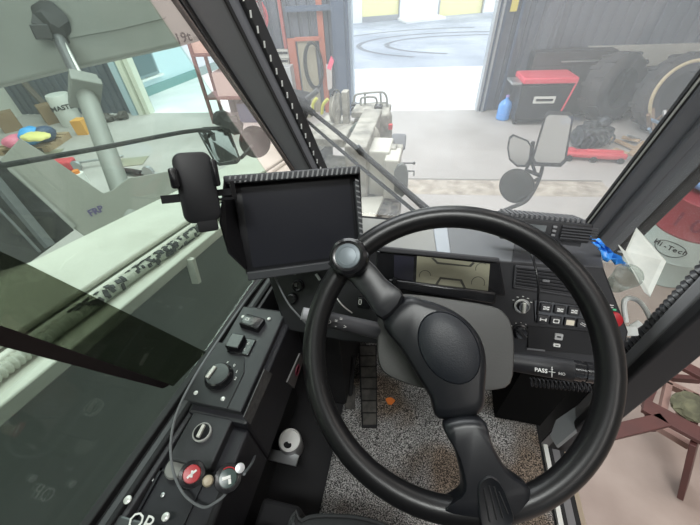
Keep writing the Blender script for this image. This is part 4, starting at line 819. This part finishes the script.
fin('skirt', prism(B(), [onz(*q, .9) for q in ((384, 198), (402, 196), (394, 232), (370, 232))], (0, 0, -.3)), mat('grubby_cream', (.32, .31, .28), .7, noise=(18, .4, .6), col2=(.12, .12, .12)), t, bev=.01)
t = thing('work_lamp', ony(398, 150, 2.9), 'square dark grey lamp on the front right corner of the carrier', 'lamp')
m = frame(ony(398.5, 141, 2.9), (1, 0, .0), n=(0, -.8, .6)); fin('housing', rbox(B(), m, .125, .13, .02, -.06, 0, .004), mat('lamp_grey', (.16, .17, .19), .5), t)
fin('bracket', tube(B(), [ony(402, 150, 2.85), ony(399, 156, 2.8)], .008, 8), BLKG, t)
t = thing('marker_mirror', ony(402, 195, 2.5), 'small dark oval mirror facing away on the carrier corner', 'mirror')
fin('housing', prism(B(), [ony(*q, 2.35) for q in ((394, 192), (394, 172), (397, 166), (402, 164), (406, 167), (408, 175), (407.5, 192), (402, 198))], (0, .04, 0)), mat('mirror_back', (.1, .11, .1), .5), t, bev=.01)
for P in (((401, 163), (414, 163.2)), ((408, 171), (414, 171), (414, 175.5))): fin('arm', tube(B(), [ony(*q, 2.4) for q in P], .006, 8), BLKG, t)
fin('arm_end', ico(B(), ony(414, 163.2, 2.4), .012, 2), BLKG, t)
# --- right outside mirrors
MGL = mat('mirror_glass', (.16, .17, .17), .12, 1)
def mirror(pxs, dp, label, name='outside_mirror', rim=.86, extra=None):
    P = [at(*q, dp) for q in pxs]; c = sum(P, Vector())/len(P); n = (CAM-c).normalized()
    t = thing(name, c, label, 'mirror', ); fin('housing', loft(B(), [[c+(q-c)*.6-n*.05 for q in P], [c+(q-c)*.95-n*.03 for q in P], P, [c+(q-c)*.97+n*.004 for q in P]]), BLKM, t)
    fin('mirror_glass', prism(B(), [c+(q-c)*rim+n*.004 for q in P], n*.002), MGL, t, smooth=False); return t
t = mirror([(545, 114), (549, 111), (570, 112), (574, 116), (566, 162), (561, 167), (534, 166), (531, 161)], 1.5, 'large rectangular outside mirror at the right')
fin('arm', tube(B(), [at(543, 165, 1.53), at(538, 182, 1.5), at(527, 200, 1.4), at(510, 208, 1.25), at(496, 214, 1.15)], .008, 10, sm=6), BLKM, t)
fin('arm', tube(B(), [at(533, 142, 1.55), at(531, 160, 1.55), at(526, 170, 1.54), at(541, 176, 1.51)], .009, 10), BLKM, t)
t_small = mirror([(509, 137), (513, 134), (528, 140), (532, 146), (530, 160), (526, 167), (517, 167), (509, 160), (507, 148)], 1.52, 'small rounded outside mirror between the large one and the round one')
fin('arm', tube(B(), [at(524, 150, 1.57), at(530, 158, 1.56), at(535, 172, 1.53)], .007, 8), BLKM, t_small)
t_round = mirror([(517+18*math.cos(a), 186+17.5*math.sin(a)) for a in [2*math.pi*i/28 for i in range(28)]], 1.45, 'round convex outside mirror, lowest of the three at the right', rim=.92)
fin('arm', tube(B(), [at(522, 184, 1.5), at(532, 182, 1.52), at(539, 178, 1.52)], .007, 8), BLKM, t_round)

# ================================================================ WORKSHOP THINGS
def gp(px, py, z=0): return onz(px, py, z)
def gm(px, py, rz=0, z=0):
    return Matrix.Translation(gp(px, py, z)) @ Matrix.Rotation(BA+rz, 4, 'Z')
def gthing(name, px, py, label, cat, group=None): return thing(name, gp(px, py), label, cat, group)
# black tool cabinet behind and red topped cart in front
m = BF @ T(2.75, -.62, 0); t = thing('tool_cabinet', BF @ Vector((2.75, -.3, 0)), 'tall black steel cabinet behind the red topped tool trolley', 'cabinet')
STB = mat('cabinet_black', (.02, .021, .025), .45)
fin('body', bx(B(), -.95, .5, .22, .5, 0, 1.15, m), STB, t, smooth=False, bev=.01); fin('shelf_edge', bx(B(), -.45, .42, .18, .22, .98, 1.0, m), STEEL, t)
for x in (-.6, .1): fin('door', bx(B(), x-.3, x+.35, .2, .22, .1, .92, m), STB, t, bev=.004)
m = gm(531, 122, 0); t = gthing('tool_trolley', 531, 122, 'black tool trolley with a bright red top tray', 'trolley')
fin('body', bx(B(), -.42, .42, -.2, .3, .1, .72, m), STB, t, smooth=False, bev=.01); fin('top_tray', bx(B(), -.44, .5, -.24, .34, .76, .86, m), mat('red_paint', (.75, .08, .12), .4), t, bev=.02)
fin('side_tray', bx(B(), -.62, -.44, -.2, .2, .74, .78, m), STEEL, t, bev=.008); fin('badge', bx(B(), -.16, .22, -.215, -.2, .42, .54, m), mat('badge_white', (.7, .7, .66), .5), t)
fin('badge_text', bx(B(), -.12, .18, -.22, -.215, .46, .5, m), BLKG, t)
for sx in (-.36, .36): fin('wheel', cyl(B(), m @ Vector((sx-.02, -.1, .05)), m @ Vector((sx+.02, -.1, .05)), .05), RUB, t)
fin('handle', tube(B(), [m @ Vector(q) for q in ((.5, -.2, .8), (.42, -.26, .5), (.38, -.26, .3))], .015, 8), mat('red_paint', (.75, .08, .12), .4), t)
m = gm(502, 119); t = gthing('water_bottle', 502, 119, 'large translucent blue water cooler bottle beside the trolley', 'bottle')
fin('bottle', lathe(B(), [(.11, 0), (.13, .02), (.13, .12), (.12, .13), (.13, .14), (.13, .27), (.1, .34), (.035, .39), (.03, .43)], m, 24), mat('blue_water', (.12, .35, .8), .15), t)
fin('bottle_cap', cyl(B(), m @ Vector((0, 0, .43)), m @ Vector((0, 0, .46)), .034), mat('purple_cap', (.35, .25, .6), .5), t)
# tyres and wheel
def tyre(px, py, R_, w_, label, rz, tilt, rim=None, lugs=26):
    m = BF @ T(px, py, R_*math.cos(tilt)) @ Matrix.Rotation(rz, 4, 'Z') @ Matrix.Rotation(math.pi/2-tilt, 4, 'X'); t = thing('tyre', BF @ Vector((px, py, 0)), label, 'tyre'); lathe_hub = fin('hub_plate', cyl(B(), m @ Vector((0, 0, -.06)), m @ Vector((0, 0, -.02)), R_*.6), mat('tyre_inside', (.03, .03, .032), .9), t)
    fin('casing', lathe(B(), [(R_*.58, -w_/2), (R_*.8, -w_*.55), (R_*.96, -w_*.45), (R_, -w_*.2), (R_, w_*.2), (R_*.96, w_*.45), (R_*.8, w_*.55), (R_*.58, w_/2), (R_*.56, 0), (R_*.58, -w_/2)], m, 48), mat('tyre_rubber', (.05, .05, .055), .85), t)
    bm = B()
    for k in range(lugs): box(bm, (R_*.99, 0, (w_*.25 if k % 2 else -w_*.25)), (R_*.06, R_*.12, w_*.5), m @ Matrix.Rotation(2*math.pi*k/lugs, 4, 'Z'))
    fin('tread', bm, mat('tyre_rubber', (.05, .05, .055), .85), t, smooth=False)
    if rim: fin('rim', tube(B(), [m @ Vector((R_*.82*math.cos(q), R_*.82*math.sin(q), w_*.56)) for q in [2*math.pi*i/60 for i in range(60)]], R_*.045, 8, closed=True), rim, t)
    return t
tyre(3.3, -.62, .58, .4, 'big black tractor tyre leaning on the wall beside the cabinet', .45, .18)
tyre(4.25, -.25, .42, .35, 'plain black tyre standing between the two larger tyres', .1, .15)
tyre(4.05, -1.2, .62, .34, 'large tyre with a rusty bead ring at the far right', .05, .2, mat('rust_tan', (.5, .42, .27), .7))
# scrap heap leaning on the right tyre
random.seed(11)
m = BF @ T(3.95, -1.75, 0); t = thing('scrap_heap', BF @ Vector((3.95, -1.75, 0)), 'tangle of grey and blue metal scrap in front of the rusty ringed tyre', 'scrap heap')
for k in range(16):
    a = Vector((random.uniform(-.45, .3), random.uniform(-.25, .2), random.uniform(.02, .3))); b_ = a+Vector((random.uniform(-.5, .5), random.uniform(-.2, .3), random.uniform(.1, .6)))
    fin('scrap_bar', tube(B(), [m @ a, m @ b_], random.uniform(.012, .03), 6), (STEEL, mat('blue_scrap', (.2, .3, .42), .6), mat('rust_scrap', (.22, .15, .1), .8))[k % 3], t)
for k in range(8): fin('scrap_block', ico(B(), m @ Vector((random.uniform(-.35, .4), random.uniform(-.2, .2), random.uniform(.1, .5))), random.uniform(.06, .11), 1, .03), (STEEL, mat('blue_scrap', (.2, .3, .42), .6))[k % 2], t, smooth=False)
fin('scrap_panel', box(B(), (.25, .0, .6), (.4, .03, .35), m, (.3, .3, .4)), mat('blue_grey_panel', (.25, .3, .38), .6), t)
# engine block
m = gm(588, 146, .3); t = gthing('engine_block', 588, 146, 'dirty grey engine block standing on the floor behind the red jack', 'engine'); EN = mat('engine_grey', (.1, .11, .125), .6, .3, noise=(20, .4, .6), col2=(.03, .03, .035))
fin('crankcase', bx(B(), -.26, .24, -.16, .16, .06, .34, m), EN, t, bev=.03)
for k in range(4): fin('cylinder_head', cyl(B(), m @ Vector((-.2+k*.12, 0, .3)), m @ Vector((-.2+k*.12, .02, .44)), .055), EN, t)
fin('flywheel', cyl(B(), m @ Vector((-.26, 0, .2)), m @ Vector((-.31, 0, .2)), .15), EN, t); fin('sump', bx(B(), -.2, .18, -.12, .12, 0, .08, m), EN, t, bev=.02)
for k in range(5): fin('pipe', tube(B(), [m @ Vector((-.2+k*.1, -.16, .25)), m @ Vector((-.18+k*.1, -.22, .2)), m @ Vector((-.2+k*.1, -.2, .08))], .018, 8, sm=4), EN, t)
fin('pulley', cyl(B(), m @ Vector((.24, -.02, .22)), m @ Vector((.30, -.02, .22)), .08), EN, t)
fin('air_box', ico(B(), m @ Vector((.05, -.05, .42)), .1, 2, .015), EN, t)
# red floor jack
RJ = mat('jack_red', (.62, .07, .09), .4); m = gm(591, 159, -.12) @ Matrix.Diagonal((.82, .82, .82, 1)); t = gthing('floor_jack', 595, 160, 'long red floor jack in front of the engine block', 'jack')
fin('frame', prism(B(), [m @ Vector(q) for q in ((-.55, -.12, .06), (-.1, -.14, .06), (.2, -.16, .06), (.55, -.14, .06), (.58, .1, .06), (.2, .14, .06), (-.1, .1, .06), (-.55, .08, .06))], (0, 0, .09)), RJ, t, bev=.03)
fin('lift_arm', bx(B(), -.15, .5, -.04, .04, .14, .2, m), RJ, t, bev=.02); fin('saddle', cyl(B(), m @ Vector((-.42, 0, .15)), m @ Vector((-.42, 0, .19)), .07), RJ, t)
for x in (-.45, -.02, .45): fin('wheel', cyl(B(), m @ Vector((x, -.17, .05)), m @ Vector((x, -.12, .05)), .05), RUB, t)
# timber scraps
WD = mat('raw_timber', (.45, .33, .2), .8, noise=(8, .3, .7), col2=(.3, .2, .12))
for k, (a, b_) in enumerate((((608, 137), (636, 149)), ((622, 137), (640, 141)), ((630, 155), (645, 142)), ((614, 149), (628, 154)))):
    p, q = gp(*a, .04+.03*k), gp(*b_, .04+.03*k); lab = ('tan plank lying farthest left in the timber pile', 'short plank at the back of the timber pile', 'plank crossing the pile beside the pillar', 'pale plank nearest the jack in the timber pile')[k]
    o = fin('timber_plank', box(B(), (0, 0, 0), ((q-p).length, .09, .03), frame((p+q)/2, q-p, n=(0, 0, 1))), WD, smooth=False, bev=.003); tag(o, lab, 'plank', 'loose planks near the right tyre')
# drum with printed label
DP = gp(676, 194, .9)+Vector((.3, .02, 0)); DP.z = 0
t = thing('steel_drum', DP, 'red and white printed steel drum at the right with a blue lid item on top', 'drum'); m = Matrix.Translation(DP)
DW = mat('drum_white', (.4, .45, .42), .5); DR = mat('drum_red', (.26, .03, .04), .5)
fin('barrel', lathe(B(), [(.29, 0), (.295, .02), (.29, .03), (.29, .27), (.298, .29), (.29, .31), (.29, .56)], m, 48), DW, t); fin('red_band', lathe(B(), [(.29, .56), (.298, .58), (.29, .60), (.29, .86), (.297, .88), (.297, .895), (.288, .9), (.28, .885)], m, 48), DR, t, label='red upper half')
fin('lid', lathe(B(), [(.288, .88), (.001, .885)], m, 40), mat('lid_dark', (.12, .1, .1), .6), t)
def drumtext(s, size, zc, ang, mm, r=.292, sp=.6):
    bm = B(); n = len(s)
    for i, ch in enumerate(s):
        a = ang+(i-(n-1)/2)*size*sp/r
        fr = frame(DP+Vector((math.cos(a)*r, math.sin(a)*r, zc)), (-math.sin(a), math.cos(a), 0), y=(0, 0, 1)); text(bm, ch, fr, size, .0012, bold=size*.015)
    return bm
v = CAM-DP; a0 = math.atan2(v.y, v.x)
fin('marking', drumtext('100', .2, .72, a0+.18, None, sp=.72), mat('dark_red_ink', (.18, .02, .04), .6), t, smooth=False)
bm = drumtext('Hi-Tech', .07, .44, a0-.02, None, sp=.55)
for i in range(40):
    pass
tube(bm, [DP+Vector((math.cos(a0-.02+.42*math.cos(q))*.293, math.sin(a0-.02+.42*math.cos(q))*.293, .43+.075*math.sin(q))) for q in [2*math.pi*i/40 for i in range(40)]], .003, 6, closed=True)
drum2 = drumtext('OIL', .04, .385, a0-.02, None); me_ = bpy.data.meshes.new('x'); drum2.to_mesh(me_); drum2.free(); bpy.data.meshes.remove(me_)
fin('marking', bm, BLKM, t, smooth=False)
o = fin('blue_sack', ico(B(), DP+Vector((.02, .1, .97)), .2, 3, .006, (1, .8, .4)), mat('blue_cloth', (.16, .28, .5), .8)); tag(o, 'blue cloth bundle resting on top of the steel drum', 'cloth')
# maroon steel frames by the door
MR = mat('maroon_paint', (.085, .028, .025), .5, noise=(9, .3, .7), col2=(.065, .024, .022)); PK = mat('primer_pink', (.27, .17, .145), .6)
def beam(bm, a, b_, w_=.05, h=.03):
    d = b_-a; side = Vector((d.y, -d.x, 0)); side = side if side.length > .3*abs(d.z) else Vector((1, .3, 0))
    return box(bm, (0, 0, 0), (d.length, w_, h), frame((a+b_)/2, d, y=side))
t = thing('steel_trestle', gp(660, 440, .3), 'maroon painted steel trestle standing outside the right door', 'trestle')
for a, b_, w_ in (((643, 405), (712, 442), .095), ((610, 433), (664, 420), .075), ((668, 358), (715, 382), .07), ((696, 436), (683, 490), .15)):
    za, zb = (.55, .55) if a != (696, 436) else (.52, .02)
    fin('leg' if a == (696, 436) else 'beam', beam(B(), gp(*a, za), gp(*b_, zb), w_), MR, t, smooth=False, bev=.003)
fin('leg', beam(B(), gp(645, 408, .53), gp(652, 428, .3)), MR, t, smooth=False, bev=.003)
t = thing('steel_crate', gp(672, 405, .1), 'open crate of pale and maroon steel bars beyond the trestle', 'crate')
for a, b_, mm in (((657, 379), (646, 405), MR), ((668, 384), (662, 412), PK), ((684, 392), (680, 420), PK), ((657, 379), (702, 400), PK), ((655, 425), (690, 446), PK), ((652, 376), (700, 380), MR), ((694, 395), (692, 425), MR)):
    fin('bar', beam(B(), gp(*a, .35), gp(*b_, .35), .035, .05), mm, t, smooth=False, bev=.002)
random.seed(4)
fs = fin('canvas_bag', ico(B(), gp(694, 408, .42), .10, 3, .01, (1.2, 1, .5)), mat('khaki_canvas', (.14, .14, .085), .9, noise=(14, .35, .65), col2=(.07, .07, .045))); tag(fs, 'crumpled khaki canvas bag lying on the steel crate', 'bag')
# --- left side of the shop
def sack(px, py, s, mm, label, group=None, z=0.12, rz=0):
    o = fin('sack', ico(B(), gm(px, py, rz, z) @ Vector((0, 0, s[2]/2)), .5, 3, .012, s), mm); o.rotation_euler.z = 0; return tag(o, label, 'sack', group)
m = gm(38, 146, .15); t = gthing('pallet', 38, 146, 'wooden pallet carrying coloured sacks at the far left', 'pallet')
for k in range(5): fin('board', bx(B(), -.55, .5, -.4+k*.17, -.3+k*.17, .1, .125, m), WD, t, smooth=False)
for x in (-.5, -.05, .4): fin('bearer', bx(B(), x, x+.1, -.4, .38, 0, .1, m), WD, t, smooth=False)
sack(19, 146, (.4, .42, .22), mat('pink_sack', (.75, .2, .3), .5), 'pink sack at the left end of the pallet')
sack(37, 144, (.36, .42, .34), mat('blue_sack', (.05, .35, .75), .5), 'bright blue sack in the middle of the pallet')
sack(50, 141, (.3, .42, .3), mat('navy_sack', (.05, .08, .15), .5), 'dark navy sack right of the blue one')
sack(38, 140, (.6, .36, .13), mat('yellow_sack', (.75, .7, .25), .5), 'yellow sack lying on top of the other sacks', z=.30)
m = gm(74, 124, 0) @ Matrix.Diagonal((.75, .75, .75, 1)); t = gthing('plastic_drum', 74, 124, 'white drum lettered MASTER against the dark cladding', 'drum')
fin('barrel', lathe(B(), [(.3, 0), (.31, .03), (.31, .82), (.29, .88), (.001, .88)], m, 32), mat('drum_offwhite', (.62, .63, .6), .5), t)
v = CAM-m.translation; a0 = math.atan2(v.y, v.x); mm = frame(m.translation+Vector((math.cos(a0)*.24, math.sin(a0)*.24, .42)), (-math.sin(a0), math.cos(a0), 0), y=(0, 0, 1)); fin('marking', text(B(), 'MASTER', mm, .14, .002, bold=.003), BLKM, t, smooth=False)
m = gm(86, 133, .1); o = fin('orange_box', bx(B(), -.12, .12, -.12, .12, 0, .3, m), mat('orange_card', (.75, .38, .08), .6), smooth=False); tag(o, 'orange box standing beside the white lettered drum', 'box')
random.seed(21)
for k, (px, py) in enumerate(((54, 122), (98, 122), (110, 121), (123, 119), (14, 130))):
    m = gm(px, py, random.uniform(-1, 1)); lab = ('brown carton leaning behind the lettered drum', 'rusty iron lump just right of the orange box', 'dark iron lump in the middle below the cladding', 'grey iron lump next to the left door jamb', 'dark carton behind the pallet of sacks')[k]
    if k in (0, 4): o = fin('carton', bx(B(), -.18, .18, -.15, .15, 0, .4, m), mat('brown_card', (.25, .17, .1), .8), smooth=False)
    else: o = fin('iron_scrap', ico(B(), m @ Vector((0, 0, .08)), .13, 2, .04, (1.2, 1, .6)), mat('dark_iron', (.08, .07, .065), .7), smooth=False)
    tag(o, lab, 'carton' if k in (0, 4) else 'scrap iron')
for k, (px, py, w_, lab) in enumerate(((48, 154, .45, 'flat cardboard sheet on the floor just below the sacks'), (132, 162, .5, 'flat cardboard sheet on the floor right of the lifting cylinder'))):
    o = fin('cardboard_sheet', bx(B(), -w_/2, w_/2, -.18, .18, .002, .012, gm(px, py, .25)), mat('flat_card', (.3, .29, .22), .85), smooth=False); tag(o, lab, 'cardboard')
m = gm(72, 170, .3); t = gthing('trolley_jack', 72, 170, 'red and black trolley jack with a grey wheel left of the lifting cylinder', 'jack')
fin('body', bx(B(), -.25, .1, -.12, .12, .03, .2, m), RJ, t, bev=.03); fin('tray', bx(B(), -.3, -.05, -.16, .16, .01, .06, m), BLKM, t, bev=.01)
fin('wheel', cyl(B(), m @ Vector((.14, -.1, .09)), m @ Vector((.14, -.04, .09)), .09), STEEL, t); fin('handle', tube(B(), [m @ Vector((.1, 0, .12)), m @ Vector((.9, .1, .1))], .022, 8), STEEL, t)
m = gm(84, 184, .2); t = gthing('oil_can', 84, 184, 'orange and white oil can beside the trolley jack', 'can')
fin('body', cyl(B(), m.translation, m @ Vector((0, 0, .2)), .09), WHITE, t); fin('cap', cyl(B(), m @ Vector((0, 0, .2)), m @ Vector((0, 0, .25)), .05), mat('orange_cap', (.75, .25, .05), .5), t)
m = gm(136, 176, -.1); t = gthing('grease_gun', 136, 176, 'dark tool with a grey steel lug lying right of the lifting cylinder', 'tool')
fin('grip', tube(B(), [m @ Vector((-.35, .05, .06)), m @ Vector((-.1, .03, .07)), m @ Vector((.15, 0, .06))], .05, 12), BLKM, t); fin('lug', cyl(B(), m @ Vector((.3, -.03, .1)), m @ Vector((.3, .03, .1)), .1), STEEL, t); fin('rod', tube(B(), [m @ Vector((.1, 0, .06)), m @ Vector((.75, 0, .08))], .02, 8), STEEL, t)
# rack and things seen beside the pillar
m = BF @ T(-3.95, -.75, 0); t = thing('storage_rack', BF @ Vector((-3.95, -.6, 0)), 'steel rack holding cartons seen past the left pillar edge', 'rack')
for x in (-.9, .5):
    for y in (0, .5): fin('upright', bx(B(), x, x+.06, y, y+.06, 0, 2.4, m), mat('maroon_rack', (.2, .1, .1), .5), t, smooth=False)
for z in (.5, 1.3, 2.1): fin('shelf', bx(B(), -.9, .56, 0, .56, z, z+.05, m), mat('maroon_rack', (.2, .1, .1), .5), t, smooth=False)
for k, (x, z, w_, h, c) in enumerate(((-.5, 1.35, .7, .4, (.68, .5, .44)), (-.3, .55, .6, .45, (.6, .5, .48)), (-.45, 2.15, .7, .5, (.8, .78, .76)), (.1, 0, .7, .4, (.08, .1, .18)))):
    o = fin('carton', bx(B(), x-w_/2, x+w_/2, .05, .45, z+.005, z+h, m), mat('carton_%s' % 'abcd'[k], c, .7), smooth=False); tag(o, ('pinkish carton on the middle shelf of the rack', 'pale carton on the lowest shelf of the rack', 'white carton on the top shelf of the rack', 'dark blue crate on the floor under the rack')[k], 'carton')
# things on the middle wall
def wallbox(name, x0, y0, x1, y1, th, mm, off=.02, parent=None):
    a, b_ = wl(x0, y0, off), wl(x1, y1, off); return fin(name, bx(B(), min(a.x, b_.x), max(a.x, b_.x), -off-th, -off, min(a.z, b_.z), max(a.z, b_.z), BF), mm, parent, smooth=False)
p = wl(255, 16, .05); t = thing('fan_poster', BF @ Vector((p.x, -.05, p.z)), 'white and red panel with a round fan emblem at the top of the middle wall', 'panel')
wallbox('backing', 246, 2, 267, 30, .05, mat('panel_white', (.75, .7, .68), .5), .02, t); a = wl(258, 16, .09); fin('ring', tube(B(), [BF @ Vector((a.x+.18*math.cos(q), -.08, a.z+.24*math.sin(q))) for q in [2*math.pi*i/24 for i in range(24)]], .025, 8, closed=True), mat('panel_red', (.6, .08, .1), .5), t)
wallbox('red_edge', 262, 2, 267, 26, .02, mat('panel_red', (.6, .08, .1), .5), .075, t)
o = wallbox('red_panel', 275, -20, 288, 48, .08, mat('faded_red', (.36, .1, .09), .7)); tag(o, 'faded red vertical board on the middle wall', 'board')
for (x0, y0, x1, y1), lab in (((275, 49, 290, 57), 'upper pale electrical box on the middle wall'), ((276, 58, 290, 64), 'beige electrical box, middle of three on the wall'), ((278, 65, 293, 72), 'lower pale blue electrical box on the middle wall')):
    c = wl((x0+x1)/2, (y0+y1)/2, .1); t = thing('electrical_box', BF @ Vector((c.x, -.02, c.z)), lab, 'electrical box', 'electrical boxes on the middle wall'); wallbox('box', x0, y0, x1, y1, .12, mat('box_cream', (.55, .55, .5), .5), .02, t); wallbox('slot', x0+2, (y0+y1)/2-1, x1-2, (y0+y1)/2+1, .01, BLKM, .142, t)
p = wl(310, 100, .05); t = thing('hose_board', BF @ Vector((p.x, -.05, p.z)), 'tan wall board in a red frame with a coiled black hose', 'board')
wallbox('board', 297, 39, 322, 112, .03, mat('board_tan', (.33, .3, .22), .8), .02, t)
for a in ((295, 38, 298, 112), (321, -10, 326, 112), (295, 37, 322, 40)): wallbox('frame', *a, .06, mat('frame_red', (.42, .13, .08), .6), .02, t)
c = wl(314, 66, .1)
for k in range(3): fin('hose_coil', tube(B(), [BF @ Vector((c.x+(.16+.02*k)*math.cos(q), -.1-.03*k, c.z+(.4+.02*k)*math.sin(q))) for q in [2*math.pi*i/30 for i in range(30)]], .014, 8, closed=True), RUB, t)
p = wl(330, 62, .5); t = thing('rag', BF @ Vector((p.x, -.4, p.z)), 'bright pink rag hanging by the blue steel door post', 'rag'); fin('cloth', prism(B(), [BF @ Vector((wl(*q, .37).x, -.395, wl(*q, .37).z)) for q in ((331, 56), (334, 61), (331, 70), (327, 68))], (0, .05, 0)), mat('pink_rag', (.85, .15, .25), .7), t)
fin('cloth', prism(B(), [BF @ Vector((wl(*q, .37).x, -.39, wl(*q, .37).z)) for q in ((326, 64), (332, 68), (332, 88), (328, 90))], (0, .05, 0)), mat('grey_rag', (.5, .46, .45), .8), t, label='grey lower cloth')
p = wl(288, 108, .3); o = fin('wall_cabinet', bx(B(), p.x-.3, p.x+.2, -.35, -.03, .0, 1.0, BF), mat('pale_cabinet', (.45, .47, .48), .5), smooth=False, bev=.01); tag(o, 'pale floor cabinet below the electrical boxes', 'cabinet')
o = wallbox('wall_beam', 286, 6, 345, 9, .12, STC); tag(o, None, None, kind='structure')
p0_, p1_ = BF @ Vector((-8.9, -.5, .02)), BF @ Vector((-9.9, -.06, 1.35))
tag(fin('leaning_plank', box(B(), (0, 0, 0), ((p1_-p0_).length, .12, .05), frame((p0_+p1_)/2, p1_-p0_, y=(0, 1, 0))), mat('dark_timber', (.12, .1, .085), .8), smooth=False), 'dark plank leaning on the cladding behind the sacks', 'plank')
